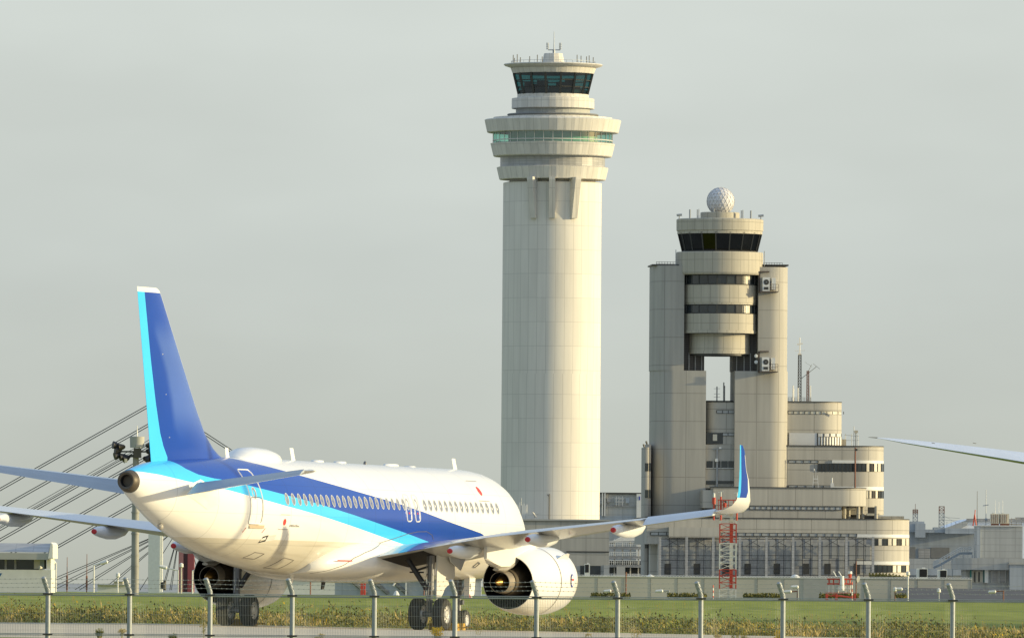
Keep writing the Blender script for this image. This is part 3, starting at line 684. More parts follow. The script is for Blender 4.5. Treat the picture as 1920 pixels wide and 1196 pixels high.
# ---- engines
def engine(s):
    o = Vector((0, s * 5.75, 1.90)); ax = (1, 0, -.035)
    prof = [(11.35, .9), (11.0, .93), (10.75, .95), (10.58, 1.03), (10.62, 1.11), (10.9, 1.2), (11.6, 1.265), (12.6, 1.275), (13.5, 1.225), (14.3, 1.12), (14.95, .985), (14.95, .965), (14.2, .99), (13.2, 1.0), (12.6, 1.0)]
    mi = [1, 1, 2, 2, 2, 0, 0, 0, 0, 0, 0, 1, 1, 1]
    n = MB().spin(prof, o + Vector((0, 0, .42)), ax, 56, mi).obj('engine', [M['white'], M['dark'], M['titan']], air, True, angle=50)
    b = MB().spin([(11.4, .02), (11.4, .95)], o + Vector((0, 0, .42)), ax, 32); b.obj('fan', M['dark'], n)
    b = MB().spin([(12.7, .95), (12.7, .7)], o + Vector((0, 0, .42)), ax, 32); b.obj('duct_back', M['dark'], n)
    oc = o + Vector((0, 0, .45))
    MB().spin([(12.7, .72), (13.8, .66), (14.6, .56), (15.3, .46)], oc, ax, 36).obj('core_cowl', M['brown'], n, True)
    MB().spin([(15.26, .44), (15.3, .425), (15.8, .385), (15.8, .365), (15.4, .38), (15.0, .40)], oc, ax, 36, [0, 0, 0, 1, 1], caps=(5,)).obj('core_nozzle', [M['brown2'], M['dark']], n, True)
    MB().spin([(15.0, .29), (15.55, .25), (15.9, .14), (16.2, .02)], oc, ax, 24, caps=(3,)).obj('exhaust_cone', M['bronze'], n, True)
    MB().spin([(12.74, 1.277), (12.78, 1.277)], o + Vector((0, 0, .42)), ax, 56).obj('cowl_seam', M['line'], n)
    # pylon: tapered box between nacelle and wing
    rg = []
    for x, hw, zt_, zb in ((11.8, .12, 3.25, 3.1), (12.8, .26, 3.42, 2.95), (14.2, .30, 3.36, 2.7), (14.95, .30, 3.22, 2.52), (15.5, .28, 3.16, 2.34), (16.2, .22, 3.12, 2.32), (16.8, .16, 3.1, 2.44), (17.3, .06, 3.1, 2.62)):
        rg.append([(x, s * 5.75 - hw, zb + .05), (x, s * 5.75 - hw, zt_), (x, s * 5.75 + hw, zt_), (x, s * 5.75 + hw, zb + .05), (x, s * 5.75, zb)])
    MB().loft(rg).obj('pylon', M['white'], n)
    rg = []
    for x, hw, z, hh in ((14.6, .30, 2.62, .14), (15.2, .32, 2.42, .14), (15.7, .27, 2.28, .12), (16.2, .12, 2.26, .05)):
        rg.append([(x, s * 5.75 + hw * math.cos(a), z + hh * math.sin(a)) for a in [2 * math.pi * k / 12 for k in range(12)]])
    MB().loft(rg).obj('heat_shield', M['titan'], n, True)
    b = MB().slab([(11.3, -.03), (12.5, -.03), (12.3, .26), (12.05, .34), (11.8, .3)], -.02, .02)
    a = R_(50); b.v = [(x, s * (5.75 + (1.25 + z) * math.sin(a)) + y, 1.9 + (1.25 + z) * math.cos(a)) for x, y, z in b.v]; b.obj('nacelle_strake', M['white'], n)
    if s > 0:   # round maker's badge on the cowl side
        for rad, m_, off in ((.16, 'bluepaint', .026), (.125, 'offwhite', .031)):
            b = MB(); pts = []
            for k in range(20):
                t = 2 * math.pi * k / 20; x = 11.65 + rad * math.cos(t); th = rad * 1.5 * math.sin(t) / 1.27; r_ = 1.268 + off
                pts.append((x, 5.75 + r_ * math.cos(th), 1.93 + r_ * math.sin(th)))
            b.poly(pts).obj('badge', M[m_], n)
        b = MB(); pts = []
        for x, dz in ((11.53, .06), (11.77, .06), (11.72, -.02), (11.65, .0), (11.58, -.02)): pts.append((x, 5.75 + 1.304, 1.93 + dz))
        b.poly(pts).obj('badge_eagle', M['red'], n)
engine(1); engine(-1)

# ---- landing gear
def wheel(parent, x, y, r, wd, name='wheel'):
    prof = [(-wd / 2, r * .55), (-wd / 2 * 1.0, r * .78), (-wd / 2 * .9, r * .93), (-wd / 2 * .6, r * .995), (0, r), (wd / 2 * .6, r * .995), (wd / 2 * .9, r * .93), (wd / 2, r * .78), (wd / 2, r * .55)]
    b = MB().spin(prof, (x, y, r), (0, 1, 0), 36)
    for s in (-1, 1): b.spin([(s * wd / 2, r * .55), (s * wd * .44, r * .54), (s * wd * .36, r * .5), (s * wd * .30, r * .26), (s * wd * .45, r * .22), (s * wd * .47, r * .1)], (x, y, r), (0, 1, 0), 28, 1, caps=(5,))
    for s in (-1, 1):
        for k in range(8):
            a = 2 * math.pi * k / 8; b.spin([(s * wd * .345, r * .06), (s * wd * .35, 0.001)], (x + r * .38 * math.cos(a), y, r + r * .38 * math.sin(a)), (0, 1, 0), 8, 2)
    return b.obj(name, [M['tyre'], M['rim'], M['dark']], parent, True)
for s in (1, -1):
    y = s * 3.795
    gb = MB(); rg = []
    for yy in (2.2, 2.8, 3.4, 3.95):
        r_ = wring(yy, s); c = WTE(yy) - WLE(yy); pts = [p for p in r_[len(r_) // 2:] if 16.2 < p[0] < 18.9]; pts = sorted(pts); n_ = len(pts)
        rg.append([(16.2 + 2.7 * k / 7, s * yy, None) for k in range(8)])
        lo = sorted([(p[0], p[2]) for p in r_[len(r_) // 2:]])
        def zl(x):
            for (xa, za), (xb, zb2) in zip(lo, lo[1:]):
                if xa <= x <= xb: return za + (zb2 - za) * (x - xa) / (xb - xa)
            return lo[-1][1]
        rg[-1] = [(x, yv, zl(x) - .012) for x, yv, _ in rg[-1]]
    gb.loft(rg, cap=False, closed=False).obj('wheel_bay', M['dark'], air)
    g = MB().tube((17.71, y, .585), (17.71, y, 1.5), .085).tube((17.71, y, 1.45), (17.71, y, 2.9), .13, n=14).tube((17.71, y - .3, .585), (17.71, y + .3, .585), .11)
    g.tube((17.86, y, .7), (18.02, y, 1.2), .035).tube((18.02, y, 1.2), (17.84, y, 1.75), .035)
    g.path([(17.85, y + .06, .7), (17.9, y + .1, 1.5), (17.85, y + .1, 2.7)], .018).path([(17.85, y - .08, .7), (17.88, y - .12, 1.6), (17.85, y - .1, 2.7)], .014)
    for zz in (1.0, 1.5, 2.0, 2.4): g.tube((17.71, y, zz), (17.71, y, zz + .06), .15, n=14)
    g = g.obj('main_gear', M['strut'], air, True)
    MB().tube((17.75, y - s * .1, 1.45), (17.9, y - s * 1.05, 2.85), .10, n=8).tube((17.75, y - s * .28, 2.1), (17.5, y - s * .9, 2.1), .03).tube((17.75, y, 2.35), (17.75, y - s * .6, 2.15), .04).obj('side_brace', M['black'], g)
    MB().slab([(17.6, 2.78), (15.85, 2.82), (15.8, 1.95), (16.25, 1.72), (16.75, 1.55), (17.25, 1.08), (17.6, 1.08)], y + s * .16, y + s * .20).obj('gear_door', M['white'], g)
    MB().slab([(17.0, 2.95), (15.0, 2.98), (15.2, 2.6), (15.6, 2.2), (16.6, 2.5)], y + s * .32, y + s * .36).obj('gear_door', M['wing'], g)
    wheel(g, 17.71, y - .4635, .585, .41); wheel(g, 17.71, y + .4635, .585, .41)
g = MB().tube((5.07, 0, .38), (4.95, 0, 2.3), .09, n=12).tube((5.07, -.25, .38), (5.07, .25, .38), .07).tube((5.2, 0, .6), (5.35, 0, 1.1), .04).tube((5.0, 0, 1.2), (3.9, 0, 2.2), .05).tube((5.02, -.18, 1.05), (5.02, .18, 1.05), .10).tube((5.25, 0, 1.5), (5.6, 0, 2.1), .05)
g = g.obj('nose_gear', M['strut'], air, True)
wheel(g, 5.07, -.25, .38, .22); wheel(g, 5.07, .25, .38, .22)
nd = MB().slab([(5.55, 2.05), (4.65, 2.0), (4.75, 1.35), (5.1, 1.2), (5.5, 1.22)], .46, .50).obj('nose_gear_door', M['white'], g)
MB().slab([(5.53, 2.02), (5.56, 1.22), (5.58, 1.22), (5.57, 2.02)], .40, .62).obj('door_edge', M['white'], nd)
MB().slab([(5.50, 1.22), (5.10, 1.20), (5.2, 1.35), (5.51, 1.4)], .502, .508).obj('door_tag', M['red'], nd)
text('220', .30, 'door_number', M['line'], nd, (5.44, .512, 1.56), (-1, 0, 0), (0, 0, 1), .7)
# unseen mast added at right to cast a soft shadow on the rear fuselage
pm = at(606, 985, 371.5); hm = Vector((sdir.x, sdir.y, 0)) / math.hypot(sdir.x, sdir.y)
q = pm + hm * 47; lmz = ground(q.x, q.y)
tm = thing('light_mast', 'slim mast added out of view beyond the right edge to cast a shadow on the fuselage', 'light mast', (q.x, q.y, lmz))
MB().tube((0, 0, 0), (0, 0, 17), .17, .13, n=12).tube((0, 0, 0), (0, 0, .5), .35, n=12).obj('post', M['steel'], tm, True)
MB().box(-.9, .9, -.12, .12, 16.9, 17.05).box(-.9, -.3, -.2, .2, 17.05, 17.3).box(.3, .9, -.2, .2, 17.05, 17.3).obj('lamp_head', M['frame'], tm)
# chocks on the ground by the wheels
rotz = math.atan2(ROT[1][0], ROT[0][0])
for i, (x, y, lab) in enumerate(((17.05, 4.1, 'yellow wheel chock in front of the outer tyre of the nearer main gear'), (16.95, -3.9, 'yellow wheel chock beside the tyres of the far main gear under the left engine'), (5.6, -.1, 'yellow wheel chock behind the small nose wheels'))):
    p = PLANE + ROT @ Vector((x, y, 0)); b = MB(); b.slab([(-.15, 0), (.15, 0), (.09, .26), (-.09, .26)], -.55, .55).tube((0, .56, .12), (0, .9, .12), .02, n=5)
    o_ = b.obj('wheel_chock', M['yellow']); o_.matrix_world = Matrix.Translation(p) @ ROT.to_4x4(); tag(o_, lab, 'wheel chock', 'chocks at the wheels')

# ---------------------------------------------------------------- tools for the far buildings
def px(D): return D / FPX                       # metres per picture pixel at depth D
def rad(n, D): return n * px(D)
def zz(v, D, u=960): return at(u, v, D).z
def part(b, name, m, parent, sm=False, angle=35): return b.obj(name, m, parent, sm, angle=angle)
def bx(b, u0, u1, v0, v1, D, dep=3, m=0):
    """a block whose front at depth D covers the given picture span"""
    vm = (v0 + v1) / 2; p = at(u0, v0, D); q = at(u1, v1, D); x0 = at(u0, vm, D).x; x1 = at(u1, vm, D).x
    b.box(x0, x1, D, D + dep, -9 if v1 >= 1098 else at((u0 + u1) / 2, v1, D).z, at((u0 + u1) / 2, v0, D).z, m); return b
def rr_plan(x0, x1, y0, y1, rl, rrt, n=12):
    """rectangle with its front corners rounded: rl at left, rrt at right; ccw from front left"""
    P = []
    P += [(x0 + rl - rl * math.sin(t), y0 + rl - rl * math.cos(t)) for t in [math.pi / 2 * (1 - k / n) for k in range(n + 1)]] if rl else [(x0, y0)]
    P += [(x1 - rrt + rrt * math.sin(t), y0 + rrt - rrt * math.cos(t)) for t in [math.pi / 2 * k / n for k in range(n + 1)]] if rrt else [(x1, y0)]
    return P + [(x1, y1), (x0, y1)]

# ---------------------------------------------------------------- the tall new tower
D = 2130; C0 = at(1036, 300, D); CY = D + 10
def nx(v): return at(1035.5, v, D).x
nt_ = thing('control_tower', 'tall pale round control tower with teal glazed gallery, behind the nose of the airliner', 'control tower', (at(1034, 1100, D).x, CY, 0))
nt_.location = (at(1034, 640, D).x, CY, 0)
def P(*pts): return [(rad(r, D), zz(v, D, 1035)) for r, v in pts]
def lat(name, pts, m, parent=nt_, seg=48, sm=False, off=3.75, a0=0, a1=360):
    b = MB(); b.lathe(P(*pts), 0, 0, seg, a0, a1, 0, off); return b.obj(name, m, parent, sm)
lat('shaft', [(93.5, 1150), (93, 700), (92.7, 340), (84, 338)], M['ntower'], seg=96, sm=True)
lat('neck', [(81, 345), (81, 330)], M['nfascia'], seg=60)
lat('fascia_ring', [(80, 334), (99.5, 334), (100.5, 333), (105.5, 311), (99, 309.5), (80, 309)], M['nfascia'])
lat('louvre_band', [(99, 312), (99, 287)], M['louvre'])
lat('fascia_ring', [(96, 291), (110.5, 290.5), (112, 289), (117.5, 266), (111, 264.5), (96, 264)], M['nfascia'])
lat('gallery_core', [(84, 268), (84, 240)], M['tealfloor'])
lat('gallery_glass', [(112, 265.5), (112, 243)], M['tealglass'], seg=72, sm=True)
b = MB()
for k in range(40):
    t = 2 * math.pi * k / 40; r = rad(112.6, D); x, y = r * math.cos(t), r * math.sin(t); b.tube((x, y, zz(265.5, D)), (x, y, zz(242, D)), .08, n=4, caps=False)
for v in (259.5,): 
    b.path([(rad(112.8, D) * math.cos(t), rad(112.8, D) * math.sin(t), zz(v, D)) for t in [2 * math.pi * k / 72 for k in range(72)]], .10, 4, closed=True)
b.obj('glazing_bars', M['offwhite'], nt_)
lat('fascia_ring', [(100, 246), (122.5, 245.5), (124, 244.5), (129, 222), (127, 220.5), (113, 219.5), (112, 216.5), (84, 216), (84, 213)], M['nfascia'])
lat('walkway', [(60, 214), (84, 214), (86.5, 211.5), (85, 209.8), (60, 209)], M['roofgrey'], seg=60)
lat('recess_wall', [(70, 211), (70, 198)], M['greybox'], seg=32)
lat('balcony_band', [(68, 200.5), (77.2, 200), (78, 199.3), (78, 181.5), (77, 180.5), (69, 180), (67.5, 178), (67.5, 173), (62, 172)], M['nfascia'], seg=40)
lat('cab_floor', [(1, 171), (64, 171), (64, 165), (50, 165), (50, 171)], M['black'], seg=32)
b = MB()
for k in range(16):
    t = 2 * math.pi * k / 16; r = rad(46, D); b.box(r * math.cos(t) - .9, r * math.cos(t) + .9, r * math.sin(t) - .9, r * math.sin(t) + .9, zz(171, D), zz(171 - 9 - 7 * (k * 7 % 3), D))
for x, y, h in ((-2.3, 1, 26), (1.6, -1.5, 22), (3.4, 2, 30), (-3.6, -2, 18)): b.box(x - 1.0, x + 1.0, y - .5, y + .5, zz(171, D), zz(171 - h, D))
b.obj('consoles', M['dark'], nt_)
lat('cab_glass', [(66, 172), (75.5, 133.5)], M['cabglass'], seg=16, off=11.25)
b = MB()
for k in range(16):
    t = 2 * math.pi * k / 16 + R_(11.25); b.tube((rad(66.3, D) * math.cos(t), rad(66.3, D) * math.sin(t), zz(172, D)), (rad(75.9, D) * math.cos(t), rad(75.9, D) * math.sin(t), zz(133, D)), .30, n=4)
    for a, c_ in ((.25, .06), (.5, .05)):
        pass
for f in (.33, .66):
    rr_ = 66 + 9.5 * f; b.path([(rad(rr_, D) * math.cos(t), rad(rr_, D) * math.sin(t), zz(172 - 38.5 * f, D)) for t in [2 * math.pi * k / 16 + R_(11.25) for k in range(16)]], .10, 4, closed=True)
b.obj('cab_mullions', M['frame'], nt_)
lat('cab_ceiling', [(1, 134.5), (75, 134), (75, 133)], M['roofgrey'], seg=32)
lat('cab_cornice', [(72, 134), (76.5, 133.5), (80.5, 123.8), (79, 123)], M['nfascia'], seg=48)
lat('cab_roof', [(74, 124), (80.5, 122.8), (91, 119.5), (93.5, 117.2), (92.5, 115.8), (60, 114), (22, 112.4), (21.5, 112)], M['nfascia'], seg=64, sm=True)
lat('roof_cap', [(21, 113), (17.6, 95.8), (17, 95.2), (0.3, 95)], M['nfascia'], seg=12)
b = MB()
def pt(dx, v): return (rad(dx, D), 0, zz(v, D, 1037))
b.tube(pt(1, 95), pt(1, 88), .28).tube(pt(1, 88), pt(1, 54), .10, .05).tube(pt(-10, 88.5), pt(13, 88.5), .12)
for dx in (-12, -9.5, 11.5, 14): b.tube(pt(dx, 88), pt(dx * 1.02, 75), .10)
for dx in (-12, 14):
    for v in (78, 82, 86): b.tube(pt(dx - 1.5, v), pt(dx + 1.5, v), .06)
b.obj('roof_mast', M['steel'], nt_)
random.seed(5)
for dx, h, y in ((-75.5, 19, 2), (-73, 15, 6), (-68, 18, -3), (-62, 16, 5), (-44.5, 14, -4), (-30, 20, 3), (-21, 13, -5), (45, 20, 2), (52, 15, -5), (63, 18, 4), (67.5, 17, -2), (75.5, 16, 3)):
    MB().tube((rad(dx, D), y, zz(116, D)), (rad(dx, D), y, zz(116 - h, D)), .085, n=5).obj('whip_aerial', M['frame'], nt_)
b = MB()
for k in range(40):
    t0, t1 = [2 * math.pi * (k + j) / 40 for j in (0, 1)]; r = rad(79, D)
    b.tube((r * math.cos(t0), r * math.sin(t0), zz(115, D)), (r * math.cos(t0), r * math.sin(t0), zz(110, D)), .04, n=4, caps=False); b.tube((r * math.cos(t0), r * math.sin(t0), zz(110, D)), (r * math.cos(t1), r * math.sin(t1), zz(110, D)), .04, n=4, caps=False)
b.obj('roof_railing', M['steel'], nt_)
for deg in (-112, -90.5, -65):
    t = R_(deg); c, s_ = math.cos(t), math.sin(t); rs = rad(91.5, D); b = MB(); wd = .62
    prof = [(rs, zz(408, D)), (rs + .8, zz(408, D)), (rs + 2.5, zz(336, D)), (rs + 2.5, zz(331, D)), (rs - 1, zz(331, D))]
    b.slab(prof, -wd, wd); b.v = [(x * c - y * s_, x * s_ + y * c, z) for x, y, z in b.v]; b.obj('bracket_fin', M['nfascia'], nt_)
b = MB(); b.tube((rad(-2, D), -rad(95, D), zz(975, D)), (rad(-2, D), -rad(95, D), zz(925, D)), .10)
b.tube((rad(-2, D), -rad(95, D), zz(930, D)), (rad(-6, D), -rad(95, D), zz(926, D)), .06); b.obj('drainpipe', M['frame'], nt_)

# podium under the tower
D = 2080
pod = thing('podium_building', 'flat grey panelled podium block at the foot of the tallest tower, behind the engine', 'building', (0, 0, 0))
b = MB(); bx(b, 940, 1142, 975, 1105, D, 60); part(b, 'wall', M['greywall'], pod)
b = MB(); bx(b, 938, 1143.5, 973, 976, D - .4, 62); part(b, 'roof', M['conc'], pod)
b = MB(); bx(b, 1062, 1142.3, 1033, 1035, D - .12, .3); part(b, 'wall_slit', M['frame'], pod)
for u0, u1 in ((1060, 1078), (1088, 1126)):
    b = MB(); bx(b, u0, u1, 1060, 1079, D - .15, .5); bx(b, u0 + 12, u0 + 12.6, 1060, 1079, D - .25, .2, 1); part(b, 'loading_bay', [M['darkwin'], M['steel']], pod)
b = MB(); bx(b, 1132, 1142.5, 1059, 1082, D - .3, 2); part(b, 'gate_pillar', M['greybox'], pod)
ant = thing('panel_aerial', 'cluster of white cellular aerial panels on the podium roof beside the tower', 'aerial', at(977, 973, 2082))
b = MB()
for k, (du, t, h) in enumerate(((-10, 0, 28), (-6.5, 0, 27), (-2.5, 0, 32), (2, 0, 28), (5.5, 0, 30), (9, 0, 26), (11, 1, 28))): b.box(du * .105 - .13, du * .105 + .13, -.2 + .4 * t, .1 + .4 * t, .8, h * .105)
b.obj('panels', M['offwhite'], ant); MB().tube((0, .4, 0), (0, .4, 4.2), .08).tube((-1.1, .4, 1.1), (1.2, .4, 1.1), .05).obj('mast', M['steel'], ant)
dish = thing('dish_aerial', 'small dish aerial tilted up on the podium roof, right of the panel aerials', 'aerial', at(1002, 973, 2082))
MB().spin([(0, .75), (.15, .6), (.3, .2), (.33, .01)], (.1, 0, .9), (-.5, .1, -.4), 16).tube((.1, 0, .9), (.95, 0, 1.1), .04).obj('dish', M['louvre'], dish, True); MB().tube((0, 0, 0), (.1, 0, .9), .06).obj('stand', M['steel'], dish)

# ---------------------------------------------------------------- the older tower: two pylons carrying round floors
D = 1985; CY = D + 9
ot = thing('control_tower', 'older beige control tower with white radome and a gap between its two legs', 'control tower', (at(1350.5, 600, D).x, CY, 0))
OX = ot.location.x; CY0 = CY
def olat(name, pts, m, seg=64, sm=True, off=0, dx=0):
    b = MB(); b.lathe([(rad(r, D), zz(v, D, 1350)) for r, v in pts], dx, 0, seg, 0, 360, 0, off); return b.obj(name, m, ot, sm, angle=25)
def oz(v): return zz(v, D, 1350)
def ox(u, v=640): return at(u, v, D).x - OX
# radome of triangular panels
me = bpy.data.meshes.new('radome'); import bmesh
bm = bmesh.new(); bmesh.ops.create_icosphere(bm, subdivisions=3, radius=rad(26.2, D)); bm.to_mesh(me); bm.free()
M['radome'] = mat('radome_panels', (.70, .69, .69), .5, var=.0); t = M['radome'].node_tree
gi = N(t, 'ShaderNodeNewGeometry'); mrn = N(t, 'ShaderNodeMapRange'); mrn.inputs[3].default_value = .86; mrn.inputs[4].default_value = 1.04
t.links.new(gi.outputs['Random Per Island'], mrn.inputs[0]); t.links.new(mrn.outputs[0], t.nodes[M['radome']['scale_node']].inputs['Scale'])
me.materials.append(M['radome']); ro = bpy.data.objects.new('radome', me); COL.objects.link(ro); ro.parent = ot; ro.location = (rad(1, D), 0, oz(374))
bm = bmesh.new(); bm.from_mesh(me); bmesh.ops.split_edges(bm, edges=bm.edges[:]); bm.to_mesh(me)
b = MB(); seen = set()
for e in me.edges:
    p, q = [me.vertices[i].co * 1.004 for i in e.vertices]; k = tuple(sorted((tuple(round(c, 2) for c in p), tuple(round(c, 2) for c in q))))
    if k in seen: continue
    seen.add(k); b.tube(p, q, .035, n=4, caps=False)
b.obj('radome_frame', mat('radome_seam', (.42, .41, .41), .6), ro); bm.free()
olat('radome_plinth', [(37, 409), (37, 396), (35.5, 395), (1, 395)], M['otower'], seg=40)
olat('crown_band', [(70, 437), (80.2, 436.5), (80.2, 431), (81.8, 430), (82, 409.5), (80, 408), (30, 407.5)], M['otower'])
olat('cab_glass', [(70.3, 469), (79, 435)], M['smoke'], seg=18, sm=False)
b = MB()
for k in range(18):
    t_ = 2 * math.pi * k / 18; b.tube((rad(70.6, D) * math.cos(t_), rad(70.6, D) * math.sin(t_), oz(470)), (rad(79.3, D) * math.cos(t_), rad(79.3, D) * math.sin(t_), oz(434)), .16, n=4)
for rr_, vv in ((70.8, 469.3), (79.4, 434.8)): b.path([(rad(rr_, D) * math.cos(t_), rad(rr_, D) * math.sin(t_), oz(vv)) for t_ in [2 * math.pi * k / 18 for k in range(18)]], .14, 4, closed=True)
b.obj('cab_mullions', M['frame'], ot)
b = MB()
for k in range(14):
    t_ = 2 * math.pi * k / 14; r = rad(44, D); b.box(r * math.cos(t_) - .8, r * math.cos(t_) + .8, r * math.sin(t_) - .8, r * math.sin(t_) + .8, oz(470), oz(470 - 8 - 6 * (k % 3)))
b.obj('consoles', M['dark'], ot)
olat('cab_core', [(46, 469), (46, 437)], M['dark'], seg=20)
olat('cab_ceiling', [(1, 437.5), (77, 437)], M['roofgrey'])
olat('cab_floor', [(1, 469.5), (70, 469.5)], M['black'])
olat('drum', [(72, 471), (81, 470.5), (82, 472), (82, 511), (80, 513.5), (60, 514)], M['otower'])
# floors between the legs, flat-sided rounded drums
def drum(name, half, v0, v1, m, lip=0):
    b = MB(); r = rad(half, D)
    b.lathe([(r - .8, oz(v1) ), (r, oz(v1)), (r, oz(v0)), (r - .8, oz(v0)), (1, oz(v0))], 0, 0, 72)
    return b.obj(name, m, ot, True, angle=25)
drum('floor_band', 71, 532.5, 566, M['otower']); drum('floor_lip', 70.2, 566, 569.5, M['otower'])
drum('floor_band', 71, 587, 618, M['otower']); drum('floor_lip', 72, 618, 623.5, M['otower'])
drum('floor_band', 57.5, 624.5, 657, M['otower']); drum('floor_lip', 58, 657, 662, M['otower'])
drum('soffit', 55, 662, 665.5, M['frame'])
for v0, v1 in ((513.5, 532.5), (569.5, 587)):
    b = MB(); r = rad(69.3, D); b.lathe([(r, oz(v1)), (r, oz(v0))], 0, 0, 24, off=7)
    wnd = b.obj('window_strip', M['darkwin'], ot)
    b = MB()
    for k in range(24):
        t_ = 2 * math.pi * k / 24 + R_(7); r2 = r + .05; b.tube((r2 * math.cos(t_), r2 * math.sin(t_), oz(v1)), (r2 * math.cos(t_), r2 * math.sin(t_), oz(v0)), .13, n=4)
    for vv in (v0 + .8, v1 - .8): b.path([((r + .05) * math.cos(t_), (r + .05) * math.sin(t_), oz(vv)) for t_ in [2 * math.pi * k / 24 + R_(7) for k in range(24)]], .11, 4, closed=True)
    b.obj('mullions', M['frame'], wnd)
    for deg in (-55, -49, -43.5):
        b = MB(); a, c_ = R_(deg), R_(deg + 5); b.lathe([(r + .03, oz(v1 - 1)), (r + .03, oz(v0 + 2))], 0, 0, 2, deg, deg + 5); b.obj('blind', M['curtain'], wnd)
# the two legs
yb = 7.6
def leg(u0, u1, v0, v1, rl, rr2, y0, y1, name):
    b = MB(); x0, x1 = ox(u0, (v0 + v1) / 2), ox(u1, (v0 + v1) / 2); b.prism(rr_plan(x0, x1, y0, y1, rl, rr2), oz(v1), oz(v0)); return b.obj(name, M['pylon'], ot, True, angle=30)
leg(1223.5, 1281.5, 497, 694, rad(37, D), 0, -3.8, yb, 'tower_leg'); leg(1222.5, 1321.5, 694, 1110, rad(38, D), 0, -3.8, yb, 'tower_leg')
leg(1421, 1479, 498, 694, 0, rad(36, D), -3.8, yb, 'tower_leg'); leg(1375.5, 1478, 694, 1110, 0, rad(36, D), -3.8, yb, 'tower_leg')
b = MB(); b.prism(rr_plan(ox(1282), ox(1322), -.6, yb - .5, 0, 0), oz(694), oz(624)); part(b, 'louvre_wall', M['louvdark'], ot)
b = MB(); b.prism(rr_plan(ox(1375.8), ox(1420.5), -.6, yb - .5, 0, 0), oz(694), oz(624)); part(b, 'louvre_wall', M['louvdark'], ot)
for us in ((1293, 1305, 1317), (1383, 1397, 1409)):
    b = MB()
    for u in us: b.box(ox(u) - .1, ox(u) + .1, -.85, -.6, oz(694), oz(660))
    b.obj('louvre_posts', M['louvre'], ot)
# bodies behind the round floors, filling between the legs
b = MB(); b.prism(rr_plan(ox(1282.2), ox(1420.4), .3, yb - 1, 0, 0), oz(664), oz(499)); part(b, 'core_wall', M['otower'], ot)
for u0, u1 in ((1221, 1281), (1422, 1478)):
    b = MB(); bx(b, u0, u1, 495.5, 498, D + 6.6, 12); b.v = [(x - OX, y - CY, z) for x, y, z in b.v]; part(b, 'leg_coping', M['frame'], ot)
for u0, u1 in ((1231, 1268), (1434, 1469)):
    b = MB()
    for k in range(8):
        u = u0 + (u1 - u0) * k / 7; b.tube((ox(u, 495), -1, oz(497)), (ox(u, 495), -1, oz(489)), .05, n=4)
    for v in (489.5, 493): b.tube((ox(u0, 495), -1, oz(v)), (ox(u1, 495), -1, oz(v)), .05, n=4)
    b.obj('roof_railing', M['frame'], ot)
for u, v0, v1, r in ((1273, 409, 401, .1), (1293, 409, 391, .16), (1307, 409, 391, .1), (1310, 409, 390, .08), (1338, 409, 389, .12), (1367, 409, 392, .12), (1390, 409, 392, .1), (1393, 409, 391, .1), (1408, 409, 392, .16), (1427, 409, 402, .1), (1267, 496, 467, .07), (1434, 496, 468, .07)):
    MB().tube((ox(u, 400), -3, oz(v0)), (ox(u, 400), -3, oz(v1)), r, n=6).obj('whip_aerial', M['steel'], ot)
for u in (1273, 1427): MB().tube((ox(u, 400) - .5, -3, oz(402)), (ox(u, 400) + .5, -3, oz(401)), .22, n=6).obj('lamp', M['steel'], ot)
# plant balconies with fan units on the right leg
for v in (533, 683):
    k = thing('condenser_balcony', 'x', 'x'); k.parent = ot; del k['label'], k['category']
    b = MB(); y0, y1 = -5.8, -2.6
    b.box(ox(1421), ox(1457), y0, y1, oz(v + 13), oz(v + 11.5))
    for u in (1441, 1447, 1452, 1457): b.tube((ox(u), y0, oz(v + 12)), (ox(u), y0, oz(v - 2)), .05, n=4)
    for vv in (v - 2, v + 4): b.tube((ox(1440), y0, oz(vv)), (ox(1457), y0, oz(vv)), .05, n=4)
    b.box(ox(1424), ox(1441), -4.4, -2.6, oz(v - 29 + 4), oz(v - 31 + 4)); b.box(ox(1421), ox(1424), -3.9, -2.6, oz(v + 14), oz(v - 26))
    k2 = b.obj('balcony', mat('brown_steel', (.10, .075, .06), .7), ot); bpy.data.objects.remove(k)
    b = MB(); b.box(ox(1427.5), ox(1441), y0 + .5, y1 - .3, oz(v + 11), oz(v - 15)); b.spin([(0, .52), (.02, .1)], (ox(1434.5), y0 + .47, oz(v - 6)), (0, -1, 0), 18, 1); b.box(ox(1430), ox(1438.5), y0 + .46, y0 + .5, oz(v + 8), oz(v + 3), 1)
    b.obj('fan_unit', [M['offwhite'], M['frame']], k2)
    b = MB(); b.box(ox(1445), ox(1452.5), y0 + .8, y1 - .3, oz(v + 8), oz(v - 14)); b.obj('cabinet', M['offwhite'], k2)
for v in (665.5, 677): MB().spin([(0, .0), (.05, .34), (.25, .3), (.5, .1)], (ox(1417), -4.2, oz(v)), (0, 1, 0), 14).obj('spotlight', M['offwhite'], ot, True)

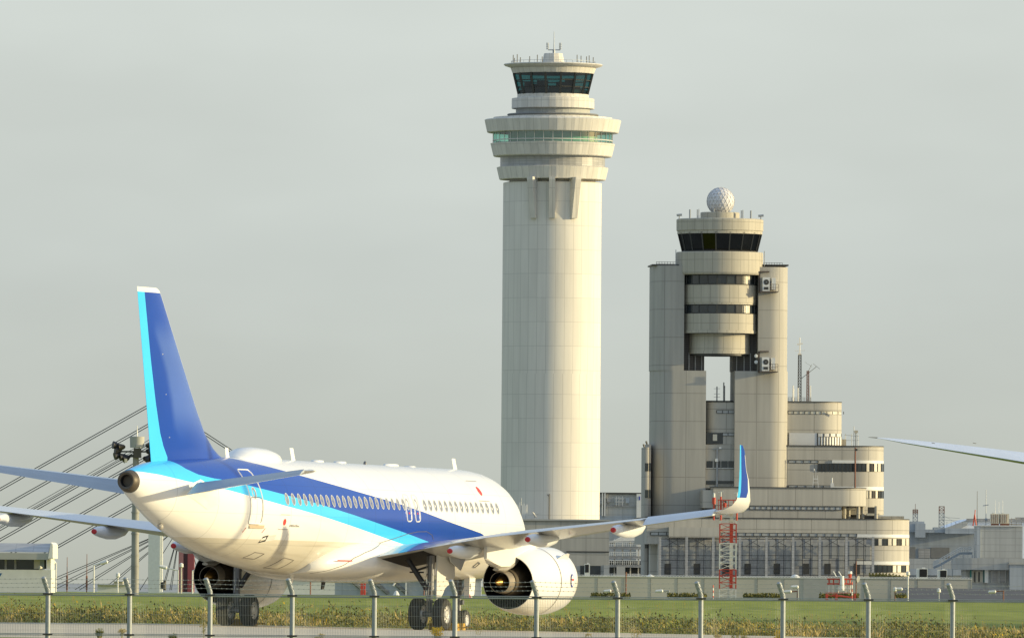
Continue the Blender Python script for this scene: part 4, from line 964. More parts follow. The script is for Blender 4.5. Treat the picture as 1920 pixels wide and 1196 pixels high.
# ---------------------------------------------------------------- stepped office block round the older tower
D = 1985
ob = thing('office_block', 'beige stepped office block with rounded corners wrapping the foot of the older tower', 'building', (0, 0, 0))
def tier(u0, u1, v0, v1, Df, dep, rl=0, rr2=0, m='obase', name='wall', pr=None):
    b = MB(); vm = (v0 + v1) / 2; b.prism(rr_plan(at(u0, vm, Df).x, at(u1, vm, Df).x, Df, Df + dep, rad(rl, Df), rad(rr2, Df)), -9 if v1 >= 1098 else at(u1, v1, Df).z, at(u1, v0, Df).z); return b.obj(name, M[m], pr or ob, True, angle=25)
def slit(u0, u1, v0, v1, Df, n, rr2=0, dep=20):
    """pale ventilation slit framed dark, following a rounded corner"""
    s_ = tier(u0, u1, v0, v1, Df, dep, 0, rr2, 'curtain' if rr2 else 'greybox', 'clerestory')
    for a, c_ in ((v0, v0 + .8), (v1 - .8, v1)): tier(u0, u1, a, c_, Df - .07, dep, 0, rr2 + .5, 'frame', 'frame', s_)
    b = MB()
    for k in range(n + 1):
        u = u0 + (u1 - u0) * k / n; x = at(u, (v0 + v1) / 2, Df).x; b.box(x - .06, x + .06, Df - .06, Df + .1, at(u1, v1 - .8, Df).z, at(u1, v0 + .8, Df).z)
    b.obj('slit_post', M['frame'], s_)
def cwin(u0, u1, v0, v1, Df, xr, r, m='darkwin'):
    """one window pane set on a front wall whose right corner (picture x = xr, radius r px) is rounded"""
    b = MB(); R2 = rad(r, Df); xe = at(xr, v0, Df).x; zt_, zb = at(u1, v0, Df).z, at(u1, v1, Df).z; P2 = []
    for u in (u0, (u0 + u1) / 2, u1):
        x = at(u, v0, Df).x; q = max(0, x - (xe - R2)); q = min(q, R2 * .999); P2.append((x, Df + R2 - math.sqrt(R2 * R2 - q * q) - .07))
    for i in (0, 1): b.poly([(P2[i][0], P2[i][1], zb), (P2[i + 1][0], P2[i + 1][1], zb), (P2[i + 1][0], P2[i + 1][1], zt_), (P2[i][0], P2[i][1], zt_)])
    w_ = b.obj('window', M[m], ob)
    b = MB()
    for i in (0, 2): b.tube((P2[i][0], P2[i][1], zb), (P2[i][0], P2[i][1], zt_), .09, n=4)
    b.obj('frame', M['frame'], w_)
DT = [D + 9, D + 7.6, D + 7, D - 1, D - 4]
# top tier
tier(1322, 1583, 754, 770.5, DT[0], 30, 0, 48); slit(1478, 1582.6, 770.5, 777, DT[0] + .05, 10, 48); tier(1322, 1582.8, 777, 812, DT[0] + .02, 30, 0, 48); tier(1322, 1582.4, 812, 836, DT[0] + .06, 30, 0, 48)
tier(1322, 1583.5, 752.5, 754, DT[0] - .2, 30, 0, 48, 'frame', 'coping')
cwin(1479, 1533, 811.5, 841, DT[0] - .1, 1583, 48, 'palebox')
for k in range(9): cwin(1534 + k * 5.4, 1538.8 + k * 5.4, 819, 834, DT[0] - .1, 1583, 48, 'offwhite')
for k in range(4): cwin(1534 + k * 12, 1545 + k * 12, 812.5, 818, DT[0] - .1, 1583, 48, 'palebox')
# second tier
tier(1322, 1662, 837, 863, DT[1], 30, 0, 55); tier(1322, 1662.6, 835.5, 837, DT[1] - .2, 30, 0, 55, 'frame', 'coping'); slit(1478, 1534, 862.5, 868, DT[1] + .05, 4, 0, 5)
tier(1322, 1661.6, 863, 884.5, DT[1] + .08, 30, 0, 55); tier(1560, 1661.9, 863, 868.5, DT[1] - .12, 12, 0, 55, 'offwhite', 'white_band')  # off-white strip above the windows of the rounded end
for k in range(17):
    u = 1533.5 + k * 7.6; cwin(u, u + 7, 868.5, 883.5, DT[1], 1662, 55, 'darkwin' if k < 12 or k % 3 == 1 else 'curtain')
tier(1322, 1662, 884.5, 911.5, DT[1], 30, 0, 55); tier(1322, 1661.6, 911.5, 934.5, DT[1] + .08, 30, 0, 55); tier(1560, 1661.9, 912, 919, DT[1] - .12, 12, 0, 55, 'offwhite', 'white_band')
slit(1478, 1560, 909.5, 914, DT[1] - .05, 5, 0, 5)
for k in range(6):
    u = 1624 + k * 6.2; cwin(u, u + 5.6, 920, 933.5, DT[1], 1662, 55, 'darkwin' if k in (2, 4, 5) else 'curtain')
tier(1322, 1662, 934.5, 965, DT[1], 30, 0, 55)
# ventilation slits of the middle block seen between the legs
slit(1342, 1375, 768.5, 775, D + 6.1, 3, 0, 2); slit(1352, 1375, 811, 817, D + 6.1, 2, 0, 2)
b = MB(); bx(b, 1323, 1354, 811, 832, D + 6.08, .6); bx(b, 1335, 1343, 814, 826, D + 6.05, .1, 1); part(b, 'window', [M['darkwin'], M['curtain']], ob)
# front of the block inside the gap, its left corner rounded
GD = D + 6.15
tier(1322.6, 1375.2, 754, 833, GD, 5, 24, 0); tier(1322.6, 1375.2, 752.4, 754, GD - .1, 5, 24, 0, 'frame', 'coping')
b = MB(); bx(b, 1318, 1380, 833, 1000, D + 6.2, 5); part(b, 'wall', M['obase'], ob)
for u0 in (1323, 1337.5, 1351, 1364):
    b = MB(); bx(b, u0, u0 + 11.6, 864, 877, D + 6.1, .3); w_ = part(b, 'window', M['darkwin'], ob); b = MB(); bx(b, u0 - .6, u0 + 12.2, 877, 878, D + 6.0, .3); part(b, 'sill', M['offwhite'], w_)
b = MB(); bx(b, 1322, 1375, 901, 908, D + 6.1, .3); bx(b, 1322, 1331, 915, 919, D + 6.1, .3); part(b, 'opening', M['darkwin'], ob)
b = MB()
for k in range(16): u = 1345 + k * 2; bx(b, u, u + .8, 907, 912, D + 5.8, .2)
part(b, 'balcony_railing', M['curtain'], ob)
# third tier
tier(1331.5, 1623.6, 915.5, 948.5, DT[3], 24, 0, 50); tier(1331, 1624.3, 914, 915.5, DT[3] - .15, 24, 0, 50, 'frame', 'coping')
tier(1312, 1334, 918.5, 952, DT[3] + .4, 14, m='greywall'); tier(1316, 1334, 952, 962, DT[3] + 1.4, 12, m='darkwin', name='window')
tier(1336, 1573.5, 948.5, 1008, DT[3] + .1, 22); slit(1400, 1573, 949.3, 956, DT[3] - .05, 16, 0, 3)
for k, u in enumerate((1580, 1590, 1606, 1616, 1640)):
    b = MB(); x = at(u, 960, DT[3]).x; b.tube((x, DT[3] + 2 + k % 2 * 2, at(1600, 974, D).z), (x, DT[3] + 2 + k % 2 * 2, at(1600, 948, D).z), .33, n=12); part(b, 'column', M['otower'], ob, True)
b = MB(); bx(b, 1574, 1640, 950, 974, DT[3] + 9, 1); part(b, 'terrace_wall', M['frame'], ob); b = MB(); bx(b, 1576, 1600, 951, 954.5, DT[3] + 3, 1); bx(b, 1622, 1646, 962, 966, DT[3] + 3, 1); part(b, 'terrace_beam', M['curtain'], ob)
b = MB(); bx(b, 1640, 1694, 967, 973, DT[3] + 6, 4); part(b, 'roof_parapet', M['otower'], ob)
# fourth tier and ground floor
RT = 76
tier(1205, 1705.5, 974, 1000.5, DT[4], 34, 0, RT); tier(1204, 1706.3, 972.3, 974, DT[4] - .15, 34, 0, RT, 'frame', 'coping')
tier(1205, 1705.2, 1000.5, 1008.5, DT[4] + .06, 34, 0, RT); slit(1212, 1600, 999.5, 1006, DT[4] - .08, 26, 0, 2); tier(1600, 1705.7, 1001.5, 1007.5, DT[4] - .1, 12, 0, RT, 'offwhite', 'white_band')
tier(1205, 1705.2, 1008.5, 1023, DT[4] + .1, 34, 0, RT)
for k in range(8):
    u = 1631 + k * 9.3; cwin(u, u + 8.5, 1009.5, 1022, DT[4], 1705.5, RT, 'darkwin' if k in (0, 2, 5) else 'curtain')
tier(1600, 1705.5, 1023, 1051.5, DT[4], 34, 0, RT); tier(1600, 1705.2, 1051.5, 1073.5, DT[4] + .1, 34, 0, RT); tier(1600, 1705.7, 1052, 1058.5, DT[4] - .1, 12, 0, RT, 'offwhite', 'white_band')
for k in range(8):
    u = 1631 + k * 9.3; cwin(u, u + 8.5, 1059.5, 1072.5, DT[4], 1705.5, RT, 'darkwin' if k in (0, 1, 2, 3, 6) else 'curtain')
tier(1600, 1705.5, 1073.5, 1100, DT[4], 34, 0, RT)
b = MB(); bx(b, 1226, 1632, 1006.5, 1100, DT[4] + .2, 6); part(b, 'wall', M['greywall'], ob)
b = MB(); bx(b, 1246, 1342, 988, 1007, DT[4] - 1.5, 4); part(b, 'bay_parapet', M['greywall'], ob)
# glazed bays with an outer frame of posts and rails
for k in range(9):
    u = 1228.2 + 50.1 * k; b = MB(); bx(b, u - 2.2, u + 2.4, 1006, 1086, DT[4] - 2.6, .5); part(b, 'frame_post', M['louvre'], ob)
for k in range(8):
    u = 1228.2 + 50.1 * k; b = MB(); bx(b, u + 3, u + 47.5, 1010, 1086, DT[4] + .05, .1); bx(b, u + 7, u + 20, 1014, 1060, DT[4] - .05, .1, 1); bx(b, u + 24, u + 36, 1010, 1046, DT[4] - .05, .1, 1); bx(b, u + 10 + k % 3 * 5, u + 22 + k % 3 * 5, 1056, 1076, DT[4] - .06, .1, 2); bx(b, u + 38, u + 46, 1020, 1076, DT[4] - .05, .1, 1)
    pz = part(b, 'glazed_bay', [M['louvre'], M['baypane'], M['frame']], ob)
    b = MB()
    for v in (1010, 1024, 1041, 1050, 1064, 1078): bx(b, u + 2.4, u + 48, v - .5, v + .6, DT[4] - 2.2, .25)
    for du in (18, 33): bx(b, u + du - .5, u + du + .5, 1008, 1086, DT[4] - 2.0, .2)
    for s_ in (1, -1): b.tube(at(u + 25 - s_ * 14, 1024, DT[4] - 1.8), at(u + 25 + s_ * 14, 1008, DT[4] - 1.8), .05, n=4)
    part(b, 'bay_rail', M['black'], pz)
# stair bays at the left
for k, (u0, u1, v0, yy) in enumerate(((1204.5, 1213, 838, 3), (1211.5, 1219.5, 832, 6))):
    b = MB()
    xx0, xx1 = at(u0, 900, D).x, at(u1, 900, D).x
    b.prism(rr_plan(xx0, xx1, D + yy, D + yy + 8, (xx1 - xx0) * .3, (xx1 - xx0) * .3, 5), at(u0, 1100, D).z, at(u0, v0, D).z); t_ = part(b, 'stair_bay', M['pylon'], ob, True)
    for v in (868, 918, 968, 1012):
        b = MB(); bx(b, u0 + 1, u1 - 1, v, v + 15, D + yy - .1, .3); part(b, 'window', M['darkwin'], t_)
    MB().tube((xx0, D + yy, at(u0, v0, D).z), (xx0 - .2, D + yy, at(u0, v0 - 6, D).z), .18, n=5).obj('lamp', M['frame'], t_)
b = MB(); bx(b, 1213, 1246, 985, 1100, D - 1, 10); part(b, 'wall', M['greywall'], ob)
b = MB(); bx(b, 1232, 1246, 990, 1006, D - 1.1, .3); part(b, 'window', M['bluegrey'], ob)
# aerials on its roofs
def lattice(b, x, y, z0, z1, w0, w1, n, r=.05, m=0, mf=None):
    P3 = [(-1, -1), (1, -1), (1, 1), (-1, 1)]
    for k in range(n):
        za, zb = z0 + (z1 - z0) * k / n, z0 + (z1 - z0) * (k + 1) / n; wa, wb_ = w0 + (w1 - w0) * k / n, w0 + (w1 - w0) * (k + 1) / n; mm_ = mf(k) if mf else m
        for i in range(4):
            a, c_ = P3[i], P3[(i + 1) % 4]
            b.tube((x + a[0] * wa, y + a[1] * wa, za), (x + a[0] * wb_, y + a[1] * wb_, zb), r * 1.4, n=4, m=mm_, caps=False)
            b.tube((x + a[0] * wa, y + a[1] * wa, za), (x + c_[0] * wb_, y + c_[1] * wb_, zb), r * .8, n=4, m=mm_, caps=False)
            b.tube((x + a[0] * wb_, y + a[1] * wb_, zb), (x + c_[0] * wb_, y + c_[1] * wb_, zb), r, n=4, m=mm_, caps=False)
    return b
p = at(1503.5, 752, DT[0]); am = radio_mast1 = thing('radio_mast', 'tallest lattice radio mast on the office roof, white at its top', 'mast', (p.x, p.y + 5, p.z))
k_ = px(D); b = MB(); lattice(b, 0, 0, 0, 88 * k_, .30, .26, 16, .06); b.obj('lattice', M['frame'], am)
b = MB(); b.tube((0, 0, 88 * k_), (0, 0, 121 * k_), .09).tube((-1, 0, 96 * k_), (1, 0, 97 * k_), .05).tube((-.5, 0, 108 * k_), (.5, 0, 110 * k_), .16).tube((-.3, 0, 89 * k_), (.3, 0, 90 * k_), .3); b.obj('top_aerial', M['offwhite'], am)
p = at(1519, 752, DT[0]); am = radio_mast2 = thing('radio_mast', 'rusty shorter mast with slanted arms, right of the tallest roof mast', 'mast', (p.x, p.y + 5, p.z))
b = MB(); lattice(b, 0, 0, 0, 58 * k_, .2, .18, 10, .06); b.obj('lattice', M['rust'], am)
MB().tube((-1.2, 0, 44 * k_), (1.6, 0, 66 * k_), .07).tube((0, 0, 56 * k_), (.7, 0, 70 * k_), .06).tube((1.0, 0, 72 * k_), (2.3, 0, 62 * k_), .05).tube((-.6, 0, 75 * k_), (.8, 0, 66 * k_), .03).obj('arms', M['steel'], am)
for u, v0, v1, yy in ((1489, 752, 722, 2), (1493, 752, 727, 6), (1499, 752, 726, 3), (1523, 752, 722, 4), (1345.5, 752, 724, 2), (1359, 752, 716, 3), (1362, 752, 722, 5)):
    p = at(u, v0, DT[0]); b = MB(); b.tube((0, 0, 0), (0, 0, (v0 - v1) * k_), .12, n=6); 
    if u == 1345.5: 
        for h in (8, 14, 24): b.tube((-.6, 0, h * k_), (.6, 0, h * k_), .05, n=4)
    o_ = b.obj('roof_aerial', M['offwhite'], ob); o_.location = (p.x, p.y + yy, p.z - 0)
b = MB()
for v in (745, 748, 751): bx(b, 1479, 1524, v - .4, v + .4, DT[0] + 3, .1)
for u in range(1480, 1525, 6): bx(b, u - .4, u + .4, 745, 754, DT[0] + 3, .1)
part(b, 'roof_railing', M['steel'], ob)
p = at(1606, 836, DT[1]); am = aerial_frame = thing('roof_aerial_frame', 'frame of small aerials and a lamp on the second roof step', 'aerial', (p.x, p.y + 8, p.z))
b = MB()
for x in (-1.4, -.2, 1.0): b.tube((x, 0, 0), (x, 0, 2.4), .06, n=5)
b.tube((.2, 0, 0), (.2, 0, 3.9), .06, n=5).tube((.6, 0, 0), (.6, 0, 2.9), .12, n=6).tube((-1.6, 0, 1.2), (1.2, 0, 1.2), .05, n=4).tube((-1.6, 0, 2.2), (1.2, 0, 2.0), .05, n=4)
b.obj('rack', M['steel'], am); MB().box(.35, .95, -.3, .3, 2.6, 3.1).obj('lamp_head', M['otower'], am); MB().box(-2.2, -1.3, -.4, .4, 0, 1.4).obj('cabinet', M['otower'], am)
p = at(1604, 914, DT[3]); am = light_pole = thing('light_pole', 'dark slender pole rising from the third roof step, in front of the windows', 'pole', (p.x, p.y + 6, p.z))
MB().tube((0, 0, 0), (0, 0, 76 * k_), .16, n=7).obj('shaft', M['rust'], am); MB().box(-.1, .4, -.2, .2, 70 * k_, 74 * k_).obj('lamp_head', M['frame'], am)
p = at(1526, 914, DT[3]); am = tripod = thing('instrument_tripod', 'white latticed instrument tripod on the third roof step', 'instrument', (p.x, p.y + 2, p.z))
b = MB(); 
for x in (-.55, .55): b.tube((x, 0, 0), (x * .6, 0, 2.4), .05, n=4)
b.tube((-.5, 0, 1.0), (.5, 0, 1.0), .06, n=4).tube((-.45, 0, 1.7), (.45, 0, 1.7), .10, n=4).tube((0, 0, 1.7), (0, 0, 3.6), .03, n=4); b.obj('legs', M['offwhite'], am); MB().tube((-.3, 0, 3.2), (-.3, 0, 3.65), .08).obj('sensor', M['offwhite'], am)
p = at(1557, 914, DT[3]); am = inst_post = thing('instrument_post', 'white instrument housing with a stubby post on the third roof step', 'instrument', (p.x, p.y + 2, p.z))
MB().box(-.3, .3, -.3, .3, 0, .9).obj('housing', M['offwhite'], am); MB().tube((0, 0, .9), (0, 0, 1.9), .12).tube((-.2, 0, 1.5), (.2, 0, 1.5), .08).obj('post', M['offwhite'], am)

TURN = Matrix.Translation((OX, CY0, 0)) @ Matrix.Rotation(R_(3.2), 4, 'Z') @ Matrix.Translation((-OX, -CY0, 0))   # the whole block faces a little to the right
ot.rotation_euler = (0, 0, R_(3.2)); ob.matrix_world = TURN
for o_ in (radio_mast1, radio_mast2, aerial_frame, light_pole, tripod, inst_post):
    o_.matrix_world = TURN @ Matrix.Translation(o_.location)

# ---------------------------------------------------------------- long grey wall and what stands by it
D = 1150
def gz(u, D): return ground(at(u, 1100, D).x, D) 
wl = thing('boundary_wall', 'long low grey panelled wall behind the lawn, in front of the towers', 'wall', (0, 0, 0))
b = MB(); bx(b, 1000, 1822, 1082.5, 1100, D, .5); b.v = [(x, y, -2.5 if z < -2 else z) for x, y, z in b.v]; part(b, 'wall_panels', mat('wall_concrete', (.50, .475, .41), .85, var=.07, scale=.25, stretch=(1, 1, .5)), wl)
b = MB(); bx(b, 1000, 1822, 1081.4, 1083, D - .08, .7); part(b, 'coping', M['offwhite'], wl)
for u in range(1020, 1822, 50):
    b = MB(); bx(b, u, u + .5, 1083, 1099, D - .03, .1); b.v = [(x, y, -2.4 if z < -2 else z) for x, y, z in b.v]; part(b, 'wall_joint', M['roofgrey'], wl)
b = MB(); bx(b, 1506, 1560, 1084, 1099, D - .04, .1); b.v = [(x, y, -2.4 if z < -2 else z) for x, y, z in b.v]; part(b, 'darker_panel', mat('wall_patch', (.38, .38, .36), .85), wl)
b = MB(); x0, x1 = at(1000, 1079, D).x, at(1822, 1079, D).x; n = 150
for k in range(n + 1):
    x = x0 + (x1 - x0) * k / n; z0 = at(960, 1082, D).z; b.tube((x, D + .3, z0 - .1), (x, D + .3, z0 + .35), .035, n=4, caps=False)
b.tube((x0, D + .3, z0 + .33), (x1, D + .3, z0 + .33), .035, n=4); part(b, 'guard_rail', M['offwhite'], wl)
for u, lab in ((1219, 'white half dome peeking over the grey wall, left of the lattice tower'), (1491, 'white half dome peeking over the grey wall, left of the red stand')):
    p = at(u, 1083, 1180); o_ = MB().spin([(-2, .62), (0, .60), (.22, .46), (.36, .2), (.4, .01)], p, (0, 0, 1), 18).obj('vent_dome', M['offwhite'], None, True); tag(o_, lab, 'vent', 'white domes behind the wall')
rnd = random.Random(5); b = MB()
for _ in range(5200):
    u = rnd.uniform(1000, 1700); 
    if math.sin(u * .045) + math.sin(u * .13 + 1) * .6 < -.15: continue
    p = at(u, 1121 - rnd.random() ** 1.5 * 8, 1085 + rnd.uniform(0, 3)); s1 = rnd.uniform(.06, .16); a = rnd.uniform(0, 6.3); d1 = Vector((math.cos(a), math.sin(a), rnd.uniform(-.3, .3))) * s1
    b.poly([p - d1, p + d1, p + Vector((rnd.uniform(-.1, .1), 0, s1 * 1.6))])
tag(b.obj('wall_scrub', GR[2]), kind='stuff')
# asphalt bank at the right
b = MB(); xa, xb = at(1676, 1110, 1130).x, at(2150, 1110, 1130).x
b.poly([(xa, 1118, -2), (xb, 1118, -2), (xb, 1148, at(1900, 1107, 1148).z), (xa + 1, 1148, at(1690, 1101, 1148).z)])
tag(b.obj('embankment', M['asphalt']), kind='structure')

def lamp(name, label, u, v0, v1, D, arm=None, m='offwhite', head='offwhite', group='small field lamps', r=.09):
    p = at(u, v1, D); k = px(D); h = (v1 - v0) * k
    t = thing(name, label, 'lamp', (p.x, D, p.z - .5), group)
    MB().tube((0, 0, -1), (0, 0, h + .5), r, r * .8, n=7).obj('post', M[m], t)
    if arm:
        dx, dz = arm[0] * k, arm[1] * k; MB().tube((0, 0, h + .45), (dx, 0, h + .45 + dz), r * .7, n=6).obj('arm', M[m], t)
        MB().spin([(-.45, .05), (-.35, .16), (.3, .2), (.42, .05)], (dx, 0, h + .45 + dz), (1, 0, dz / dx if dx else 0), 10, caps=(0, 3)).obj('lamp_head', M[head], t, True)
    else: MB().spin([(0, .08), (.1, .22), (.4, .2), (.5, .05)], (0, 0, h + .5), (0, 0, 1), 10, caps=(0, 3)).obj('lamp_head', M[head], t, True)
    return t
for u, v0, v1, arm, m, lab in ((1154, 1106, 1118, (-15, -1), 'rust', 'short field lamp before the grey wall, nearest the engine'), (1254, 1106, 1118, (-18, -1), 'steel', 'short field lamp before the grey wall, left of the lattice tower'),
                               (1495, 1107, 1122, (-18, -1), 'rust', 'short rusty lamp before the wall, left of the red equipment stand'), (1496, 1099, 1110, (-6, 0), 'steel', 'tiny lamp head just above the short rusty lamp by the wall'),
                               (1678, 1109, 1124, None, 'rust', 'small ball lamp at the left end of the dark asphalt bank'), (1702, 1079, 1128, None, 'offwhite', 'tallest pale lamp post on the dark asphalt bank'), (1701, 1103, 1110, (-16, 0), 'steel', 'lamp with a side arm low on the asphalt bank beside the pale post'),
                               (1760, 1111, 1126, None, 'steel', 'small grey ball lamp in the middle of the asphalt bank'), (1881, 1106, 1128, (-21, -2), 'rust', 'rusty lamp with a long left arm, far right on the asphalt bank')):
    lamp('field_lamp', lab, u, v0, v1, 1112 if u < 1670 or True else D, arm, m, 'offwhite')
pp = at(1173.5, 1118, 1115); MB_ = MB().tube((0, 0, -1), (0, 0, 46 * px(1115)), .07, n=6); o_ = MB_.obj('marker_pole', M['rust']); o_.location = (pp.x, 1115, pp.z); tag(o_, 'thin rusty pole standing before the wall, right of the engine', 'pole')

# red and white lattice tower with beacons
D = 1090; p = at(1364, 1121, D); k = px(D)
lt = thing('lattice_tower', 'red and white banded lattice tower in front of the office block, beside the wing tip', 'tower', (p.x, D, p.z - .4))
H = (1121 - 957) * k + .4; bands = ['w', 'r', 'r', 'w', 'w', 'r', 'r', 'w', 'w', 'w']
b = MB(); nseg = 14; lattice(b, 0, 0, 0, H, 17 * k * .9, 17 * k * .9, nseg, .05, 0, lambda j: 1 if (j < 2 or 5 <= j < 9 or j >= 12) else 0)
b.obj('lattice', [M['signalred'], M['offwhite']], lt)
b = MB()
for j in range(nseg):
    b.box(-.17 + .35, .17 + .35, -.15, .15, H * j / nseg, H * (j + 1) / nseg, 1 if (j < 2 or 5 <= j < 9 or j >= 12) else 0)
b.obj('cable_duct', [M['signalred'], M['offwhite']], lt)
b = MB(); hw = 17 * k
for z in (H + .05, H + 1.1):
    for a, c_ in (((-1, -1), (1, -1)), ((1, -1), (1, 1)), ((1, 1), (-1, 1)), ((-1, 1), (-1, -1))): b.tube((a[0] * hw * 1.1, a[1] * hw * 1.1, z), (c_[0] * hw * 1.1, c_[1] * hw * 1.1, z), .06, n=4)
b.box(-hw * 1.1, hw * 1.1, -hw * 1.1, hw * 1.1, H - .02, H + .06)
for x in (-1, -.5, 0, .5, 1): b.tube((x * hw * 1.1, -hw * 1.1, H), (x * hw * 1.1, -hw * 1.1, H + 1.1), .05, n=4)
b.obj('platform', M['signalred'], lt)
for x, h, kind in ((-27 * k, 40, 0), (-14 * k, 44, 1), (16 * k, 43, 1)):
    zb = H - 1.0
    b = MB().tube((x, -hw, zb), (x, -hw, zb + h * k), .10, n=7, m=0); b.tube((x, -hw, zb + h * k), (x, -hw, zb + h * k + .5), .06, n=6, m=1)
    if kind: b.spin([(0, .18), (.4, .22), (.5, .08)], (x + .4, -hw, zb + 24 * k), (0, 0, 1), 12, 0).tube((x, -hw, zb + 34 * k), (x + .5, -hw, zb + 36 * k), .05, n=5, m=2).tube((x + .5, -hw, zb + 36 * k), (x + .5, -hw, zb + 30 * k), .08, n=5, m=2).tube((x - .3, -hw, zb + h * k + .45), (x + .3, -hw, zb + h * k + .55), .04, n=4, m=1)
    else: b.spin([(0, .2), (.6, .2), (.7, .12), (1.1, .12), (1.15, .02)], (x, -hw, zb + 30 * k), (0, 0, 1), 12, [0, 0, 1, 1])
    b.obj('beacon_mast', [M['signalred'], M['offwhite'], M['frame']], lt)
p2 = at(1345, 915, 1986); k2 = px(1986)
cm = thing('camera_mast', 'slim steel mast with a small white camera on top, rising behind the lattice tower', 'mast', (p2.x, 1991, p2.z - .3))
zt2 = 74 * k2 + .3; b = MB().tube((0, 0, 0), (0, 0, zt2), .22, .17, n=8).tube((-.9, 0, zt2 - .1), (1.0, 0, zt2 + .1), .08, n=5); b.obj('post', M['steel'], cm)
b = MB().box(.35, .8, -.2, .2, zt2 + .05, zt2 + .4); b.obj('camera', M['offwhite'], cm); MB().box(-.35, .2, -.35, .1, zt2 - 2.4, zt2 - 1.8).obj('junction_box', M['offwhite'], cm)

# red equipment stand with a white aerial
D = 1080; p = at(1577, 1124, D); k = px(D)
es = thing('equipment_stand', 'red steel stand with white posts and a white aerial with two curved horns', 'equipment', (p.x, D, p.z))
b = MB(); hw = 27 * k; dp = .8
for y in (-dp, dp):
    for x in (-hw, -9 * k, hw * .95): b.box(x - .11, x + .11, y - .1, y + .1, -.6, 13 * k)
    b.box(-hw - .1, hw + .1, y - .1, y + .1, 12 * k, 13.6 * k)
    b.tube((-hw * .6, y, 9 * k), (hw, y, .2), .10, n=5).tube((-hw, y, 8 * k), (hw * .2, y, 6 * k), .06, n=5)
b.obj('base_frame', M['signalred'], es)
for x in (-23.5 * k, -16 * k, -6 * k, 8 * k, 14 * k, 16.5 * k): MB().tube((x, -.4, 13 * k), (x, -.4, 28 * k), .07, n=6).obj('post', M['offwhite'], es)
b = MB()
for z in (30 * k, 39 * k): b.box(-hw, hw * .75, -.5, -.34, z - .08, z + .08)
for x in (-23 * k, -15 * k, -4 * k, 9 * k, 16 * k): b.tube((x, -.42, 28 * k), (x, -.42, 40 * k), .08, n=5)
b.box(-6 * k, hw * .8, -.62, -.5, 28 * k, 31.5 * k); b.obj('guard_frame', M['signalred'], es)
MB().tube((.05, -.7, 18 * k), (.05, -.7, 45 * k), .26, .2, n=10).box(-10 * k, 21 * k, -.75, -.6, 20 * k, 21.5 * k).obj('aerial_body', M['white'], es)
for x0, z0 in ((-16 * k, 53 * k), (-6 * k, 53 * k)):
    pts = [(x0, -.7, z0), (x0 + .12, -.7, z0 - .15), (x0 + .35, -.7, z0 - .55), (x0 + .6, -.7, 44 * k), (0, -.7, 43 * k)]
    MB().path(pts, .07, 6).obj('horn', M['white'], es)
MB().spin([(0, .16), (.4, .18), (.45, .24), (.7, .2)], (16 * k, -.4, 41 * k), (0, 0, 1), 10, [0, 1, 1], caps=(3,)).obj('beacon', [M['signalred'], M['white']], es)
p = at(1605, 1095, 1100); gd = thing('dish_lamp', 'tall dark pole with a round grey reflector, right of the red equipment stand', 'lamp', (p.x, 1100, -.6))
k = px(1100); MB().tube((0, 0, -.5), (0, 0, at(1605, 1052, 1100).z + .6), .06, n=6).obj('pole', M['rust'], gd); zc_ = at(1605, 1085, 1100).z + .6
MB().spin([(0, .36), (.12, .3), (.2, .08)], (.22, -.1, zc_), (-.9, .5, .1), 14, caps=(0, 2)).obj('reflector', M['louvre'], gd, True)
for u, v0, v1, lab in ((1337, 1098, 1128, 'thin red and white marker stick on the lawn, left of the lattice tower'), (1597, 1112, 1150, 'thin red and white marker stick on the lawn below the red stand')):
    p = at(u, v1, 1060); b = MB(); h = (v1 - v0) * px(1060)
    for j in range(6): b.tube((0, 0, h * j / 6), (0, 0, h * (j + 1) / 6), .06, n=5, m=j % 2)
    o_ = b.obj('marker_stick', [M['offwhite'], M['signalred']]); o_.location = (p.x, 1060, max(p.z, -.3)); tag(o_, lab, 'marker')

# ---------------------------------------------------------------- the building seen between the two towers, and the walkways under it
D = 2250
mb = thing('terminal_building', 'grey building with a flat roof and plant, seen between the two towers', 'building', (0, 0, 0))
b = MB(); bx(b, 1110, 1202, 925, 1100, D, 25); part(b, 'wall', M['greybox'], mb); b = MB(); bx(b, 1108, 1203, 923, 926, D - .4, 26); part(b, 'roof', M['frame'], mb)
b = MB(); bx(b, 1124, 1192, 947, 950, D - .2, .5); part(b, 'ledge', M['louvre'], mb); b = MB(); bx(b, 1112, 1196, 967, 976, D - .2, .5); part(b, 'window_strip', M['bluegrey'], mb)
b = MB(); bx(b, 1193, 1202.5, 925.5, 1100, D - 1, 1.5); part(b, 'white_pier', M['offwhite'], mb)
b = MB(); bx(b, 1198, 1200, 930, 937, D - 1.2, .3); part(b, 'blue_sign', M['bluepaint'], mb)
for u in (1128.5, 1133): b = MB(); bx(b, u, u + 2.2, 924, 967, D - 1, .8); part(b, 'duct', M['offwhite'], mb)
for u, v0, v1 in ((1124, 934, 945), (1138, 933, 941), (1152, 933, 946), (1173, 933, 943)): b = MB(); bx(b, u, u + 7, v0, v1, D - .6, .6); part(b, 'plant_unit', M['louvre' if u < 1140 else 'bluegrey'], mb)
b = MB()
for u in (1155, 1160, 1167): bx(b, u, u + .9, 930, 948, D - 1, .2)
for v in (934, 940): bx(b, 1153, 1170, v, v + .9, D - 1, .2)
part(b, 'roof_frame', M['offwhite'], mb)
D = 2200
wk = thing('walkway_deck', 'multi-level walkway with white railings and a white arched roof, below the gap between the towers', 'walkway', (0, 0, 0))
